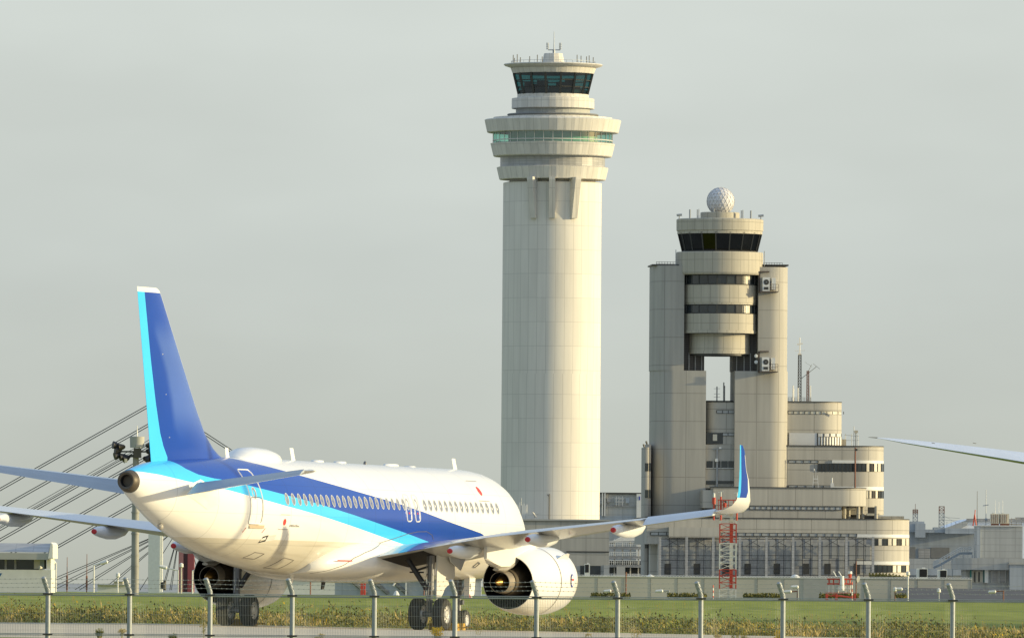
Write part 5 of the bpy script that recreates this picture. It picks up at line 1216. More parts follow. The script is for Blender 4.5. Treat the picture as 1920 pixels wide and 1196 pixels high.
for v in (1024, 1042, 1058, 1083):
    b = MB(); bx(b, 1125, 1216, v, v + 5, D, 14); part(b, 'deck', M['louvre'], wk)
    b = MB()
    for u in range(1126, 1216, 4): bx(b, u, u + .9, v - 8, v, D - .3, .12)
    bx(b, 1125, 1216, v - 8, v - 7, D - .35, .12); bx(b, 1125, 1216, v - 4, v - 3.4, D - .35, .12); part(b, 'railing', M['offwhite'], wk)
for u in range(1136, 1216, 15): b = MB(); bx(b, u, u + 2.2, 1010, 1100, D + 2, 1.5); part(b, 'pillar', M['offwhite'], wk)
b = MB(); bx(b, 1120, 1216, 1050, 1100, D + 13, 2); part(b, 'back_wall', M['darkwin'], wk)
b = MB(); bx(b, 1156, 1172, 1061, 1083, D - 1, 2); part(b, 'kiosk', M['conc'], wk)
b = MB(); pts = []
for j in range(13): q = j / 12; pts.append((at(1128 + 62 * q, 1012, D).x, zz(1012 - 22 * math.sin(math.pi * q * .5) ** 2 + 6 * math.sin(math.pi * q), D)))
b.slab(pts + [(pts[-1][0], zz(1012, D)), (pts[0][0], zz(1014, D))], D + 1, D + 12); part(b, 'arched_roof', M['offwhite'], wk)
for u in (1140, 1178, 1208): b = MB(); bx(b, u, u + 10, 1016, 1019, D + 3, 3); part(b, 'equipment', M['offwhite'], wk)

# ---------------------------------------------------------------- low terminal and other blocks at the right
D = 2050
hz = thing('grey_block', 'blue-grey windowless block with stepped roof, far right beyond the office block', 'building', (0, 0, 0))
b = MB(); bx(b, 1700, 1830, 996, 1100, D + 60, 30); part(b, 'wall', M['bluegrey'], hz)
for u0, u1, v0, v1, dy in ((1706, 1733, 977, 997, 58), (1735, 1752, 992, 998, 57), (1752, 1772, 988, 998, 58), (1716, 1735, 981, 1007, 57), (1772, 1830, 990, 1000, 57)): b = MB(); bx(b, u0, u1, v0, v1, D + dy, 10); part(b, 'roof_step', M['bluegrey'], hz)
for u0, u1, v0, v1 in ((1706, 1716, 1025, 1047), (1722, 1744, 1028, 1046), (1745, 1780, 1026, 1046)): b = MB(); bx(b, u0, u1, v0, v1, D + 59.7, .5); part(b, 'louvre_panel', M['louvre'] if u0 == 1722 else M['roofgrey'], hz)
b = MB(); bx(b, 1700, 1834, 1047, 1066, D + 56, 6); part(b, 'wall', M['greybox'], hz); b = MB(); bx(b, 1700, 1832, 1066, 1078, D + 55.6, .5); part(b, 'window_strip', M['bluegrey'], hz)
hg = thing('hangar', 'white hangar with a low pitched roof behind the right-hand blocks', 'hangar', (0, 0, 0))
Dh = 2300; P5 = [(at(u, v, Dh).x, at(u, v, Dh).z) for u, v in ((1768, 1105), (2010, 1105), (2010, 972), (1818, 972), (1770, 990))]
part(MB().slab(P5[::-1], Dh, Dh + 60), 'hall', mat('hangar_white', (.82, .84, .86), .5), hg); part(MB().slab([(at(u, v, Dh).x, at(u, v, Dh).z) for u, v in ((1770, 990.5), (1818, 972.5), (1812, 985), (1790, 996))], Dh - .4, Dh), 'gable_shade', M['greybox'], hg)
part(bx(MB(), 1812, 2005, 972.5, 977, Dh - .5, .6), 'eave', M['louvre'], hg)
sb = thing('square_block', 'pale grey square block with horizontal panel joints above the rounded terminal, right edge', 'building', (0, 0, 0))
b = MB(); bx(b, 1832, 1917, 986, 1048, D + 8, 14); part(b, 'wall', M['greybox'], sb); b = MB(); bx(b, 1831, 1918, 984.6, 986.2, D + 7.7, 15); part(b, 'coping', M['offwhite'], sb); b = MB(); bx(b, 1831.5, 1838, 986, 1046, D + 7.8, .3); part(b, 'side_strip', M['bluegrey'], sb)
for u0, u1 in ((1858, 1873), (1875, 1892)):
    b = MB(); bx(b, u0, u1, 963, 981, D + 10, 4); o_ = part(b, 'cooling_unit', mat('cream_cabinet', (.62, .57, .42), .5), None)
    p = o_; tag(p, 'cream cooling unit on the square block roof, ' + ('left one of the pair' if u0 == 1858 else 'right one of the pair'), 'cooling unit', 'cooling units on the square block')
    b = MB()
    for j in range(4): bx(b, u0 + 1 + j * 3.6, u0 + 1.6 + j * 3.6, 964, 980, D + 9.9, .12)
    bx(b, u0, u1, 979.5, 984.8, D + 10.2, .4); part(b, 'louvre', M['rust'], p); part(bx(MB(), u0 + 3, u0 + 7, 960.5, 963, D + 11, 2), 'fan_cowl', M['offwhite'], p)
b = MB()
for v in (972, 978): bx(b, 1895, 1940, v, v + .9, D + 11, .2)
for u in (1896, 1905, 1915, 1925): bx(b, u, u + .9, 970, 985, D + 11, .2)
bx(b, 1904, 1935, 969.5, 974, D + 12, 2); bx(b, 1893, 1915, 981, 984, D + 11, 3); part(b, 'roof_pipes', M['louvre'], sb)
rt = thing('terminal_building', 'low grey terminal with a rounded canopy and lit-up doorway, right edge below the square block', 'building', (0, 0, 0))
b = MB(); b.prism(rr_plan(at(1793, 1055, D).x, at(2020, 1055, D).x, D, D + 26, rad(30, D), 0), at(1880, 1068, D).z, at(1880, 1046, D).z); part(b, 'canopy', M['greybox'], rt, True)
b = MB(); bx(b, 1810, 2010, 1066, 1100, D + 2, 20); part(b, 'wall', M['greybox'], rt)
for u0, u1, m_ in ((1822, 1829, 'curtain'), (1830, 1842, 'curtain'), (1860, 1871, 'louvre'), (1874, 1885, 'louvre')):
    w_ = part(bx(MB(), u0, u1, 1070, 1091, D + 1.8, .4), 'window', M[m_], rt); part(bx(bx(MB(), u0 - .8, u0, 1069, 1092, D + 1.6, .4), u1, u1 + .8, 1069, 1092, D + 1.6, .4), 'frame', M['offwhite'], w_)
b = MB(); bx(b, 1834, 1837, 1072, 1090, D + 1.6, .2); bx(b, 1826, 1828, 1072, 1090, D + 1.6, .2); part(b, 'door_leaf', M['frame'], rt)
for u in (1818.5, 1844): part(bx(MB(), u, u + 3, 1064, 1091, D + 1.2, .8), 'green_post', mat('green_paint', (.03, .16, .14), .5), rt)
part(bx(MB(), 1846, 1853, 1066, 1092, D + 1, 1), 'white_pillar', M['offwhite'], rt)
part(bx(MB(), 1893, 2005, 1056, 1100, D - 2, 4), 'grey_wing', M['bluegrey'], rt)
part(bx(MB(), 1891.5, 2007, 1054, 1058, D - 2.3, 4.5), 'wing_roof', M['conc'], rt)
st = thing('outside_stair', 'white railed outside stair climbing to the right in front of the blue-grey block', 'stair', (0, 0, 0))
b = MB()
seg = [(1750, 1064), (1760, 1060), (1800, 1037), (1823, 1037)]
for j in range(3):
    a, c_ = at(*seg[j], D + 20), at(*seg[j + 1], D + 20); b.tube(a, c_, .32, n=4)
part(b, 'stringer', M['bluegrey'], st); b = MB()
for j in range(3):
    for dv in (8, 11.5):
        a, c_ = at(seg[j][0], seg[j][1] - dv, D + 20), at(seg[j + 1][0], seg[j + 1][1] - dv, D + 20); b.tube(a, c_, .12, n=4)
    for q in range(7):
        f = q / 7; u = seg[j][0] + (seg[j + 1][0] - seg[j][0]) * f; v = seg[j][1] + (seg[j + 1][1] - seg[j][1]) * f; b.tube(at(u, v, D + 20), at(u, v - 11.5, D + 20), .09, n=4)
part(b, 'railing', M['offwhite'], st)
for u in (1765, 1785, 1805, 1822): part(bx(MB(), u, u + 1.3, 1040 if u > 1790 else 1062 - (u - 1760) * .5, 1100, D + 20.3, .4), 'stair_post', M['bluegrey'], st)
b = MB()
for u0, lab in ((1718.5, 'white cabinet with a black screen on the wall top, left one of two'), (1758, 'white cabinet with a black screen on the wall top, nearer the outside stair'), (1096, 'white cabinet with a black screen before the podium, right of the engine')):
    wd = 20.5 if u0 > 1700 and u0 < 1740 else (17.5 if u0 > 1700 else 10); Dc = 1200; vb = 1090; v0 = 1065 if u0 < 1740 else 1067.5
    if u0 < 1200: v0, vb = 1056.5, 1082
    o_ = bx(MB(), u0, u0 + wd, v0, vb + 8, Dc, 1.5).obj('screen_cabinet', M['offwhite']); tag(o_, lab, 'cabinet', 'screen cabinets')
    part(bx(MB(), u0 + wd * .26 if u0 > 1200 else u0 + 1, u0 + wd - (1 if u0 > 1200 else 2), v0 + 1.5, v0 + 16, Dc - .05, .2), 'screen', M['dark'], o_); part(bx(MB(), u0 + wd * .5, u0 + wd * .8, v0 - 1.6, v0, Dc + .3, .6), 'cap', M['offwhite'], o_)
# hedge on the terrace
rnd = random.Random(3); b = MB()
for _ in range(2600):
    q = rnd.random(); u = 1630 + 52 * q + (rnd.random() < .3) * 20; top = 1076 + 9 * max(0, q - .35) ; p = at(u, 1086 - rnd.random() ** .6 * max(1, (1086 - top) * (.7 + .5 * math.sin(u * .5) ** 2)), 1198 + rnd.random() * 2)
    a = rnd.uniform(0, 6.3); s1 = rnd.uniform(.05, .13); d1 = Vector((math.cos(a), rnd.uniform(-.5, .5), rnd.uniform(-.6, .6))) * s1; d2 = Vector((rnd.uniform(-.5, .5), rnd.uniform(-.5, .5), 1)) * s1
    b.poly([p - d1, p + d1, p + d2])
tag(b.obj('hedge', GR[2]), 'dark green clipped hedge on the terrace by the rounded office corner', 'hedge')
# roof aerials and masts on the right
p = at(1721, 977, D + 60); k = px(D + 60)
rm = thing('radio_mast', 'short rusty mast frame on the blue-grey block, nearest the office block', 'mast', (at(1716, 977, D + 62).x, D + 62, p.z - 1.5)); b = MB(); lattice(b, 0, 0, 0, 14 * k + 1.5, .45, .45, 4, .07); b.obj('lattice', M['steel'], rm)
b = MB(); lattice(b, 0, 0, 14 * k + 1.5, 22 * k + 1.5, .45, .45, 2, .08); b.tube((0, 0, 22 * k), (0, 0, 33 * k + 1.5), .06, n=4); b.obj('mast_head', M['rust'], rm)
p = at(1766, 992, D + 60); rm = thing('scaffold_tower', 'slim scaffold tower with a rusty head above the blue-grey block', 'mast', (p.x, D + 62, p.z - 1)); b = MB(); lattice(b, 0, 0, 0, 43 * k + 1, .5, .5, 8, .07, 0, lambda j: 1 if j >= 6 else 0)
b.obj('lattice', [M['steel'], M['rust']], rm); b = MB()
for v in (18, 23): b.tube((0, 0, v * k + 1), (34 * k, 0, (v - 2) * k + 1), .05, n=4)
for u in (10, 18, 26, 33): b.tube((u * k, 0, 8 * k), (u * k, 0, 24 * k), .05, n=4)
b.tube((0, 0, 38 * k), (30 * k, 0, 20 * k), .03, n=4); b.obj('side_rails', M['steel'], rm)
for u, v0, v1, r, m_, lab in ((1832, 985, 920, .07, 'frame', 'tall thin dark whip aerial at the left corner of the square block'), (1848.5, 985, 917, .08, 'steel', 'whip aerial with short cross arms above the square block'), (1866, 962, 938, .05, 'offwhite', 'thin white whip aerial over the left cooling unit'), (1873, 962, 940, .05, 'offwhite', 'thin white whip aerial between the cooling units'), (1880, 962, 938, .05, 'offwhite', 'thin white whip aerial over the right cooling unit')):
    p = at(u, v0, D + 12); b = MB().tube((0, 0, -.3), (0, 0, (v0 - v1) * px(D)), r, r * .6, n=5)
    if u == 1848.5: b.tube((-.6, 0, 3.9), (.5, 0, 4.1), .09, n=5).tube((-.2, 0, 1.2), (.3, 0, 1.2), .25, n=6)
    o_ = b.obj('whip_aerial', M[m_]); o_.location = p; tag(o_, lab, 'aerial')
p = at(1827.5, 975, 2200); o_ = MB().tube((-.35, 0, -1.2), (0, 0, 1.2), .14, n=5).tube((.35, 0, -1.2), (0, 0, 1.2), .14, n=5).tube((0, 0, 1.0), (.1, 0, 2.2), .10, n=5).obj('red_beacon', M['signalred']); o_.location = p; tag(o_, 'red beacon frame peeking over the white hangar roof', 'beacon')

# ---------------------------------------------------------------- left side: bridges, light mast, small building
D = 2600; k = px(D)
br = thing('cable_bridge', 'cable-stayed bridge with a pale pylon and paired dark cables, behind the tail fin', 'bridge', (at(291.5, 900, D).x, D, 0))
BX = br.location.x; bxx = lambda u, v: at(u, v, D).x - BX
b = MB(); b.box(bxx(278, 1050), bxx(300, 1050), 0, 5, -6, zz(742, D, 291)); part(b, 'pylon', M['bridge'], br); part(MB().box(bxx(300, 1050), bxx(304.5, 1050), .6, 4.4, -6, zz(743, D, 291)), 'pylon_lit_edge', M['offwhite'], br)  # off-white right strip painted as the sunlit edge of the column
for i, v0 in enumerate((751, 787, 818, 826, 846, 884, 920)):
    for dv in (0, 4.8):
        for y in (.5,):
            z0 = zz(v0 + dv, D, 291); L = 420
            r = .11 if i != 2 else .07
            b = MB().tube((bxx(290, 800), 2 + y, z0), (bxx(290, 800) - L * k, 2 + y, z0 - L * .572 * k), r, n=5, caps=False); part(b, 'stay_cable', M['cable'], br)
            b = MB().tube((bxx(293, 800), 2 + y, z0), (bxx(293, 800) + L * k, 2 + y, z0 - L * .645 * k), r, n=5, caps=False); part(b, 'stay_cable', M['cable'], br)
part(MB().box(-120, 120, .2, 5, -3.6, -2.2), 'deck', M['bridge'], br)
D = 3300; k = px(D)
b2_ = thing('cable_bridge', 'farther bridge with a maroon pylon and fanned thin cables, under the fuselage', 'bridge', (at(346, 1000, D).x, D, 0)); BX = b2_.location.x
part(MB().box(bxx(335, 1050), bxx(344, 1050), 0, 6, -8, zz(985, D, 346)), 'pylon', mat('maroon_pale', (.30, .14, .15), .6), b2_); part(MB().box(bxx(344, 1050), bxx(352, 1050), .8, 6, -8, zz(985, D, 346)), 'pylon', mat('maroon_dark', (.09, .04, .05), .6), b2_); part(MB().box(bxx(352, 1050), bxx(364, 1050), 0, 6, -8, zz(985, D, 346)), 'pylon', M['maroon'], b2_)  # pylon cut into tones, the redder right strip painted as its lit side
for u1, v1 in ((60, 1099), (64, 1103), (95, 1100), (100, 1104), (140, 1103), (148, 1104), (190, 1105), (196, 1106), (262, 1104), (303, 1104), (306, 1104), (318, 1104), (321, 1104)):
    part(MB().tube((bxx(338, 990), 3, zz(989, D)), (bxx(u1, v1), 3, zz(v1, D, u1) - .3), .14, n=4, caps=False), 'stay_cable', M['cable'], b2_)
for u1, v1 in ((380, 1104), (395, 1104), (430, 1103), (470, 1103)): part(MB().tube((bxx(346, 990), 3, zz(989, D)), (bxx(u1, v1), 3, zz(v1, D, u1)), .14, n=4, caps=False), 'stay_cable', M['cable'], b2_)
part(MB().box(bxx(-200, 1100), bxx(700, 1100), 1, 6, -6.5, -5), 'deck', M['maroon'], b2_)

D = 900; k = px(D); p = at(253, 1112, D)
lm = thing('light_mast', 'tall grey floodlight mast with a drum top, standing behind the tail cone', 'light mast', (p.x, D, p.z - .8))
mz = lambda v: zz(v, D, 253) - lm.location.z
b = MB()
for v0, v1, r in ((1125, 1040, 7.4), (1040, 960, 7.0), (960, 900, 6.4), (900, 846, 5.6)): b.tube((0, 0, mz(v0)), (0, 0, mz(v1)), r * k, n=20)
for v in (1060, 1040, 960, 1000): b.tube((0, 0, mz(v + 1.5)), (0, 0, mz(v - 1.5)), 8 * k, n=20)
part(b, 'mast_tube', mat('weathered_mast', (.27, .27, .25), .6, var=.2, scale=1.2, stretch=(1, 1, .4)), lm, True)
part(MB().spin([(0, 13 * k), (20.5 * k, 13.8 * k), (21 * k, 13 * k)], (2 * k, 0, mz(839)), (0, 0, 1), 28, caps=(0, 2)), 'drum', M['conc'], lm, True)
part(MB().tube((2 * k, 0, mz(819)), (2 * k, 0, mz(798)), .03, n=5).tube((2 * k, 0, mz(818)), (2 * k, 0, mz(806)), .06, n=5), 'lightning_rod', M['offwhite'], lm)
part(MB().box(-30 * k, 27 * k, -.25, -.05, mz(848), mz(845)).box(-30 * k, 2 * k, .3, .5, mz(857), mz(853)).box(-4 * k, 10 * k, -.5, .5, mz(858), mz(840)).box(-10 * k, 0, -.3, .3, mz(857), mz(852)), 'crossarm', M['frame'], lm)
part(MB().box(0, 13 * k, -.7, -.55, mz(838), mz(834)), 'sign_plate', M['louvre'], lm)
for du, v, tilt in ((-37, 835, -.15), (-27, 838, .1), (-33, 845, -.1), (-34, 854, .3), (-24, 856, .25), (-18, 859, .4), (25, 835, 0), (25, 846, .2), (26, 858, .1), (20, 860, .3)):
    part(MB().spin([(-.32, .1), (-.2, .2), (.1, .3), (.3, .34), (.31, .02)], (du * k, -.1, mz(v)), (-1 if du < 0 else 1, -.35, -tilt), 14, caps=(0,)), 'floodlight', M['black'] if du != -27 else M['brown'], lm, True)
part(MB().box(-21 * k, -16 * k, -.5, -.2, mz(867), mz(860)), 'junction_box', M['curtain'], lm)

D = 1010; k = px(D)
hb = thing('low_building', 'small white building with a dark window strip and grey canopy roof, left edge', 'building', (0, 0, 0))
part(bx(MB(), -420, 96, 1066, 1112, D, 9), 'wall', M['white_wall'] if 'white_wall' in M else M['offwhite'], hb)
part(bx(MB(), -420, 78, 1046, 1067, D + 1.2, 7), 'window_strip', M['darkwin'], hb)
for u in (9, 27, -20, -50): part(bx(MB(), u, u + 4, 1046.5, 1066.5, D + .9, .4), 'window_post', M['louvre'], hb)
for u0, u1, m_ in ((64, 75, 'curtain'), (75, 83, 'bluegrey'), (83, 87, 'frame')): part(bx(MB(), u0, u1, 1047, 1066, D + .8, .6), 'window', M[m_], hb)
part(bx(MB(), 88, 95.5, 1046, 1067, D + .3, 8), 'corner_pier', M['offwhite'], hb)
part(bx(MB(), -420, 93.5, 1034.5, 1047, D - .8, 11), 'canopy', M['conc'], hb)
b = MB(); xa, xb = at(-420, 1025, D).x, at(92, 1025, D).x; z0, z1 = zz(1034.5, D, 50), zz(1018, D, 50)
b.v = []; b.poly([(xa, D - .75, z0), (xb, D - .75, z0), (xb + .1, D + 2.2, z1), (xa, D + 2.2, z1)]).poly([(xa, D + 2.2, z1), (xb + .1, D + 2.2, z1), (xb, D + 10, z0), (xa, D + 10, z0)]).poly([(xb, D - .75, z0), (xb, D + 10, z0), (xb + .1, D + 2.2, z1)])
part(b, 'roof', M['louvre'], hb)
part(MB().slab([(at(91, 1034, D).x, z0 - .6), (at(100, 1034, D).x, z0 - .6), (at(100, 1018, D).x, z1 - .1), (at(96.5, 1016, D).x, z1 + .1)], D - .9, D + 10.2), 'roof_end', M['offwhite'], hb)
part(MB().slab([(at(-30, 1074, D).x, zz(1074, D, 0)), (at(4.5, 1074, D).x, zz(1074, D, 0)), (at(0, 1081, D).x, zz(1081, D, 0)), (at(-30, 1081, D).x, zz(1081, D, 0))], D - .05, D), 'blue_mark', mat('petrol_blue', (.02, .12, .25), .5), hb)
part(MB().spin([(0, .06), (.3, .2), (.32, .02)], (at(80, 1065, D).x, D - .6, zz(1064, D, 80)), (-1, -.6, .1), 10), 'wall_lamp', M['curtain'], hb)
lamps_l = ((105, 1054, 1105, (-8, 2), 'offwhite', 'pale street lamp with a short left arm, right beside the white building'), (176, 1058, 1104, (19, 5), 'offwhite', 'pale street lamp with an arm to the right, left of the floodlight mast'), (221, 1082, 1106, None, 'offwhite', 'short pale lamp between the street lamp and the floodlight mast'),
           (334, 1068, 1106, (-28, 6), 'offwhite', 'pale street lamp with a long left arm, right of the bridge pylon'), (361, 1069, 1108, (14, 8), 'offwhite', 'pale street lamp in front of the maroon bridge pylon'), (340, 1064, 1106, None, 'curtain', 'short thick cream lamp post at the foot of the maroon pylon'))
for u, v0, v1, arm, m_, lab in lamps_l: lamp('street_lamp', lab, u, v0, v1, 1060, arm, m_, 'offwhite', 'street lamps at the left')
for u, v0, lab in ((125.5, 1044, 'thin rusty pole right of the white building, shorter of two'), (162.5, 1038, 'thin rusty pole right of the white building, taller of two')):
    p = at(u, 1105, 1060); o_ = MB().tube((0, 0, -.8), (0, 0, (1105 - v0) * px(1060)), .06, .03, n=5).tube((0, 0, 0), (0, 0, 1.4), .1, n=5).obj('thin_pole', M['rust']); o_.location = p; tag(o_, lab, 'pole')
for u0, u1, v0, lab, m_ in ((183, 242, 1096, 'long white low vehicle shed behind the lawn left of the floodlight mast', 'offwhite'), (214, 230, 1090, 'cream hut on top of the long white shed line', 'curtain')):
    o_ = bx(MB(), u0, u1, v0, 1108, 1300 if u0 == 183 else 1320, 4).obj('shed', M[m_]); tag(o_, lab, 'shed'); part(bx(MB(), u0 - 1, u1 + 1, v0 - 1, v0 + .5, 1299.5 if u0 == 183 else 1319.5, 5), 'shed_roof', M['greybox'], o_)
o_ = MB().spin([(0, .3), (.7, .3), (.75, .1)], at(306, 1104, 1080), (0, 0, 1), 10, caps=(2,)).tube(at(309, 1106, 1080), at(309, 1087, 1080), .14, n=6).obj('dark_bollard', M['frame']); tag(o_, 'short dark bollard between the pale pylon and the maroon pylon', 'bollard')

# background seen under the fuselage
D = 1500; 
uh = thing('maintenance_shed', 'long blue-grey shed seen beneath the fuselage belly', 'building', (0, 0, 0)); part(bx(MB(), 628, 902, 1086, 1115, D, 20), 'wall', M['bluegrey'], uh); part(bx(MB(), 626, 904, 1083.5, 1086.5, D - .5, 21), 'roof', M['roofgrey'], uh)
for u in (660, 700, 735, 790, 850): part(MB().tube(at(u, 1088, D - .6), at(u + 28, 1112, D - .6), .3, n=5), 'brace', M['roofgrey'], uh)
for u in (760, 800, 870, 886): part(bx(MB(), u, u + 3, 1084, 1115, D - .7, .5), 'white_post', M['offwhite'], uh)
uw = thing('pale_building', 'pale flat building seen between the left engine and the belly', 'building', (0, 0, 0)); part(bx(MB(), 450, 632, 1083, 1113, 1700, 20), 'wall', M['offwhite'], uw); part(bx(MB(), 449, 633, 1081.5, 1083.5, 1699.5, 21), 'roof', M['conc'], uw)
o_ = bx(MB(), 676, 681, 1087, 1116, 1300, 1.5); bx(o_, 682, 685.5, 1087, 1116, 1300.2, 1.5); o_ = o_.obj('red_cabinet', M['signalred']); tag(o_, 'red pair of tall cabinets seen under the belly of the airliner', 'cabinet')
p = at(743, 1116, 1280); o_ = MB().spin([(0, .55), (.5, .4), (.9, .2), (1.0, .05)], (0, 0, -.4), (0, 0, 1), 10, caps=(3,)).tube((-.4, 0, 1.2), (.1, 0, 2.0), .1, n=6).obj('white_marker', M['offwhite']); o_.location = p; tag(o_, 'white cone-shaped marker under the belly, right of the red cabinets', 'marker')
for u, lab in ((582, 'thin rusty pole seen under the rear belly, left of the red cabinets'), (795, 'thin dark pole seen between the belly and the right main gear')):
    p = at(u, 1113, 1200); o_ = MB().tube((0, 0, -.5), (0, 0, 2.0), .08, n=5).obj('thin_pole', M['rust']); o_.location = p; tag(o_, lab, 'pole')

# ---------------------------------------------------------------- perimeter fence
D = 256; k = px(D)
pf = thing('perimeter_fence', 'grey welded-mesh airport fence with angled posts and three barbed wires, in front', 'fence', (0, 0, 0))
us = [-220, -65, 90, 243, 394, 548, 702, 853, 1006, 1158, 1314, 1468, 1628, 1786, 1942, 2098]
zF = lambda v: zz(v, D, 960)
xs_ = [at(u, 1150, D).x for u in us]
zb_, zk, zt_ = ground(0, D) - .3, zF(1113), zF(1088)
def fpost():
    b = MB(); r = .062
    b.tube((0, 0, zb_), (0, 0, zk), r, n=12).path([(0, 0, zk - .02), (-.02, -.01, zk + .05), (-.105, -.05, zt_ - .02)], r, 12)
    b.spin([(0, r), (.025, r * .8), (.04, .01)], (-.107, -.051, zt_ - .02), (-.4, -.2, 1.2), 12)
    for z in (zF(1119), zF(1194.5)): b.box(-.12, .12, -.09, .0, z - .02, z + .02, 1)
    return b.obj('fence_post', [M['steel'], M['frame']], pf, True, angle=60)
p0_ = fpost(); p0_.location = (xs_[0], D, 0)
for x in xs_[1:]:
    c = p0_.copy(); COL.objects.link(c); c.location = (x, D, 0)
for i in range(len(xs_) - 1):
    b = MB(); x0, x1 = xs_[i] + .06, xs_[i + 1] - .06; n = int((x1 - x0) / .04); h = .003
    for j in range(n + 1):
        x = x0 + (x1 - x0) * j / n; q = len(b.v); b.v += [(x - h, D + .08, zb_ + .2), (x, D + .076, zb_ + .2), (x + h, D + .08, zb_ + .2), (x - h, D + .08, zF(1117)), (x, D + .076, zF(1117)), (x + h, D + .08, zF(1117))]
        for a, c_ in ((0, 1), (1, 2), (2, 0)): b.face((q + a, q + c_, q + 3 + c_, q + 3 + a))
    for v in (1117.5, 1120.5, 1121.8): b.tube((x0, D + .085, zF(v)), (x1, D + .085, zF(v)), .011, n=5)
    for v in (1193.5, 1196): b.tube((x0, D + .085, zF(v)), (x1, D + .085, zF(v)), .010, n=5)
    for v in (1138, 1156, 1175): b.tube((x0, D + .074, zF(v)), (x1, D + .074, zF(v)), .003, n=4)
    b.obj('mesh_panel', M['wire'], pf)
for f in (.15, .55, .95):
    b = MB(); dx, dy, z = -.02 - .085 * f, -.01 - .04 * f - .065, zk + .05 + (zt_ - zk - .07) * f
    for i in range(len(xs_) - 1):
        pts = [(xs_[i] + dx + (xs_[i + 1] - xs_[i]) * j / 8, D + dy, z - .018 * math.sin(math.pi * j / 8)) for j in range(9)]; b.path(pts, .0035, 4)
        m_ = 16
        for j in range(m_):
            q = (j + .5) / m_; x = xs_[i] + dx + (xs_[i + 1] - xs_[i]) * q; zz_ = z - .018 * math.sin(math.pi * q); b.tube((x - .012, D + dy, zz_ - .014), (x + .012, D + dy, zz_ + .014), .004, n=3).tube((x + .012, D + dy, zz_ - .014), (x - .012, D + dy, zz_ + .014), .004, n=3)
    b.obj('barbed_wire', M['wire'], pf)

# ---------------------------------------------------------------- weeds growing up by the fence
def weed(u, vtop, D, lab, kind, wide):
    rnd = random.Random(int(u)); p = at(u, vtop, D); z0 = ground(p.x, D); H = p.z - z0; t = thing('weed_plant', lab, 'weed', (p.x, D, z0)); 
    bs, bl = MB(), MB()
    ns = 3 if kind == 'stalk' else (9 if kind == 'rod' else 16)
    for s_ in range(ns):
        sp = wide * rnd.uniform(-1, 1) * (.5 if s_ == 0 else 1); hh = H * (1 if s_ == 0 else rnd.uniform(.62, .98)); dy = rnd.uniform(-.15, .15); base = Vector((sp * .3, dy * .5, 0)); tip = Vector((sp, dy, hh)); lean = Vector((sp * .1, 0, 0))
        pts = [base.lerp(tip, q) + lean * math.sin(q * 3) for q in (0, .25, .5, .75, 1)]; bs.path(pts, .006, 4)
        for j in range(26 if kind != 'stalk' else 34):
            q = rnd.uniform(.35, 1); c = base.lerp(tip, q); a = rnd.uniform(0, 6.28); L = rnd.uniform(.05, .13) * (1.25 - q * .6); d_ = Vector((math.cos(a), math.sin(a), rnd.uniform(.1, .9))).normalized() * L; sd_ = d_.cross(Vector((0, 0, 1))).normalized() * L * .13
            bl.poly([c, c + d_ * .5 + sd_, c + d_ + Vector((0, 0, -.01)), c + d_ * .5 - sd_])
        if kind != 'bush':
            bf = MB()
            for j in range(46):
                q = rnd.uniform(.84, 1.0); c = base.lerp(tip, q); a = rnd.uniform(0, 6.28); L = .09 * (1.05 - q) * 5 + .01; c = c + Vector((math.cos(a) * L, math.sin(a) * L * .6, rnd.uniform(-.02, .04))); s1 = .012
                bf.poly([c + Vector((-s1, 0, 0)), c + Vector((0, s1, s1)), c + Vector((s1, 0, 0)), c + Vector((0, -s1, -s1))])
            bf.obj('bloom', GR[4] if kind == 'rod' else GR[0], t)
    bs.obj('stem', GR[1], t); bl.obj('foliage', GR[3] if kind == 'bush' else GR[1], t)
for a in ((187, 1177, 268, 'bushy green weed behind the fence, left of the second post', 'bush', .10), (228, 1180, 270, 'sparse dry weed behind the fence beside the green bushy one', 'stalk', .10), (383, 1150, 262, 'tall leaning dry stalk beside the fence post under the left engine', 'stalk', .12), (325, 1187, 262, 'low green shoot behind the fence, left of the tall leaning stalk', 'bush', .10), (822, 1176, 266, 'goldenrod with yellow blooms in front of the right main wheels', 'rod', .13), (896, 1165, 330, 'dry grassy weed to the right of the nose wheels', 'stalk', .3), (1190, 1176, 268, 'dry straw weed behind the fence, right of the engine', 'stalk', .25), (1386, 1176, 270, 'round green bush weed behind the fence below the wing tip', 'bush', .26), (1345, 1174, 275, 'straw-coloured tuft left of the round green bush weed', 'stalk', .15), (1461, 1182, 266, 'small goldenrod next to the post right of the round bush weed', 'rod', .08), (600, 1189, 262, 'low thin weed behind the fence under the fuselage', 'stalk', .08), (1100, 1188, 268, 'low thin weed behind the fence under the engine', 'stalk', .12)): weed(*a)

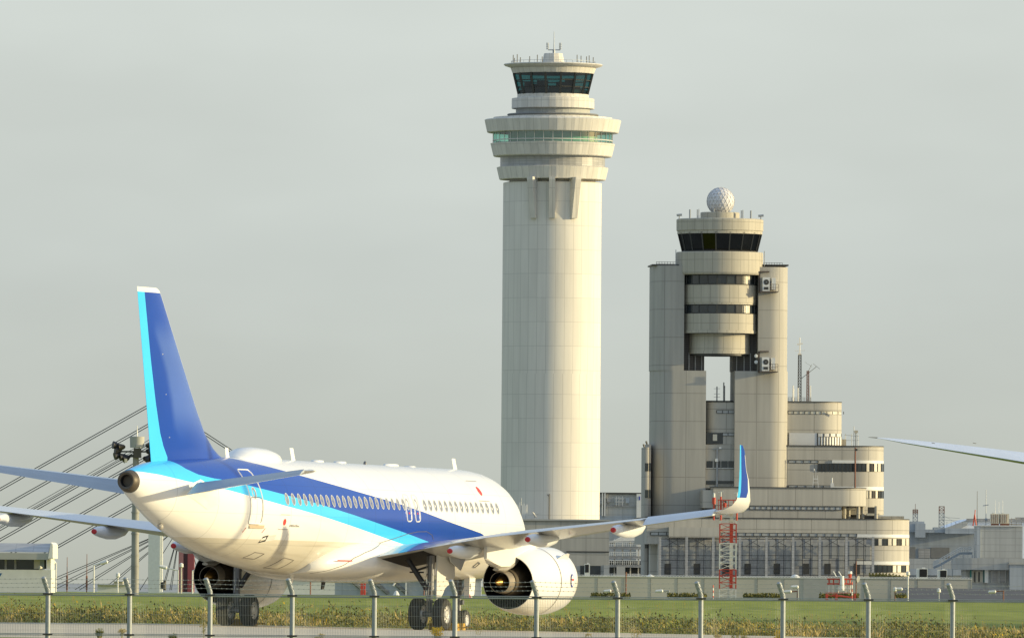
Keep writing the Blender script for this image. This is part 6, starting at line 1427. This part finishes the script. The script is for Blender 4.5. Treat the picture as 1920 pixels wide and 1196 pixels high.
# ---------------------------------------------------------------- the second airliner, only its left wing tip reaches into the picture
a2 = thing('airliner', 'second airliner beyond the right edge, only its pale wing tip is in view', 'airliner')
D2 = 560; tip = at(1645, 820.5, D2)
th = R_(-24); f_ = Vector((math.sin(-th) * 0 + math.sin(R_(20)), math.cos(R_(20)), 0)); l_ = Vector((-f_.y, f_.x, 0))   # nose direction and left-hand direction
span = 30.0; org = tip - l_ * span; org.z = 0
a2.matrix_world = Matrix(((-f_.x, -l_.x, 0, org.x), (-f_.y, -l_.y, 0, org.y), (0, 0, 1, ground(60, D2)), (0, 0, 0, 1)))   # local: x aft, y starboard, z up
hz2 = tip.z - ground(60, D2)
rings = []
for y, xl, xt, dz in ((2.2, -13, -1, -4.0), (9, -9.5, -1.5, -2.75), (18, -5.4, -.6, -1.75), (24, -2.6, .5, -.85), (27, -1.2, 1.0, -.42), (28.6, -.2, 1.25, -.2), (29.5, .65, 1.4, -.07), (30, 1.35, 1.5, 0)):
    c = xt - xl; P7 = foil(c, .18 if y < 27 else .17, 12, .01); rings.append([(xl + px_ - 1.4, -y, hz2 + dz + pz - .035 * px_) for px_, pz in P7])
M['wingm'] = mat('matt_wing_paint', (.56, .61, .69), .45, spec=.3, var=.04, scale=.8)
part(MB().loft(rings), 'wing', M['wingm'], a2, True, 60); part(MB().loft([[(x, -y, z) for x, y, z in r][::-1] for r in rings]), 'wing', M['wingm'], a2, True, 60)
for y in (24.2, 26.5, 28.2): part(MB().tube((.9, -y, hz2 - .3), (1.4, -y, hz2 - .28), .02, n=4), 'static_wick', M['frame'], a2)
part(MB().tube((0, -30, hz2 + .0), (.6, -30.3, hz2 + .02), .03, .01, n=5), 'static_wick', M['frame'], a2)
fr = []
for x, rr3, zc3 in ((-34, .1, 4.6), (-33, 1.2, 4.7), (-30.5, 2.2, 5), (-27, 2.85, 5.1), (-20, 2.95, 5.1), (10, 2.95, 5.1), (18, 2.4, 5.5), (25, 1.2, 6.2), (29, .3, 6.7)): fr.append([(x, rr3 * math.sin(a), zc3 + rr3 * math.cos(a)) for a in [2 * math.pi * j / 32 for j in range(32)]])
part(MB().loft(fr), 'fuselage', M['white'], a2, True, 60)
part(MB().loft([[(x0_ + px_, pz, z) for px_, pz in foil(c, .1, 8, 0)] for z, x0_, c in ((7.6, 17, 9), (17, 25.5, 3.4))]), 'tail_fin', M['white'], a2, True)
for s_ in (1, -1):
    part(MB().loft([[(x0_ + px_, s_ * y, 6.4 + y * .1 + pz) for px_, pz in foil(c, .1, 8, 0)] for y, x0_, c in ((.8, 20.5, 5.5), (9.5, 26.5, 2))]), 'tailplane', M['white'], a2, True)
    part(MB().spin([(0, 1.3), (.5, 1.6), (2.5, 1.65), (4.5, 1.2), (5.6, .6)], (-15, s_ * 9.2, 2.9), (1, 0, 0), 28, [0, 0, 0, 1], caps=(0, 4)), 'engine', [M['white'], M['dark']], a2, True)
    g = part(MB().tube((-3, s_ * 4.8, .6), (-3, s_ * 4.8, 4), .2, n=8), 'main_gear', M['strut'], a2)
    for dx in (-.8, .8): wheel(g, -3 + dx, s_ * 4.8, .62, .9)
g = part(MB().tube((-26, 0, .5), (-26, 0, 3), .14, n=8), 'nose_gear', M['strut'], a2); wheel(g, -26, 0, .5, .7)
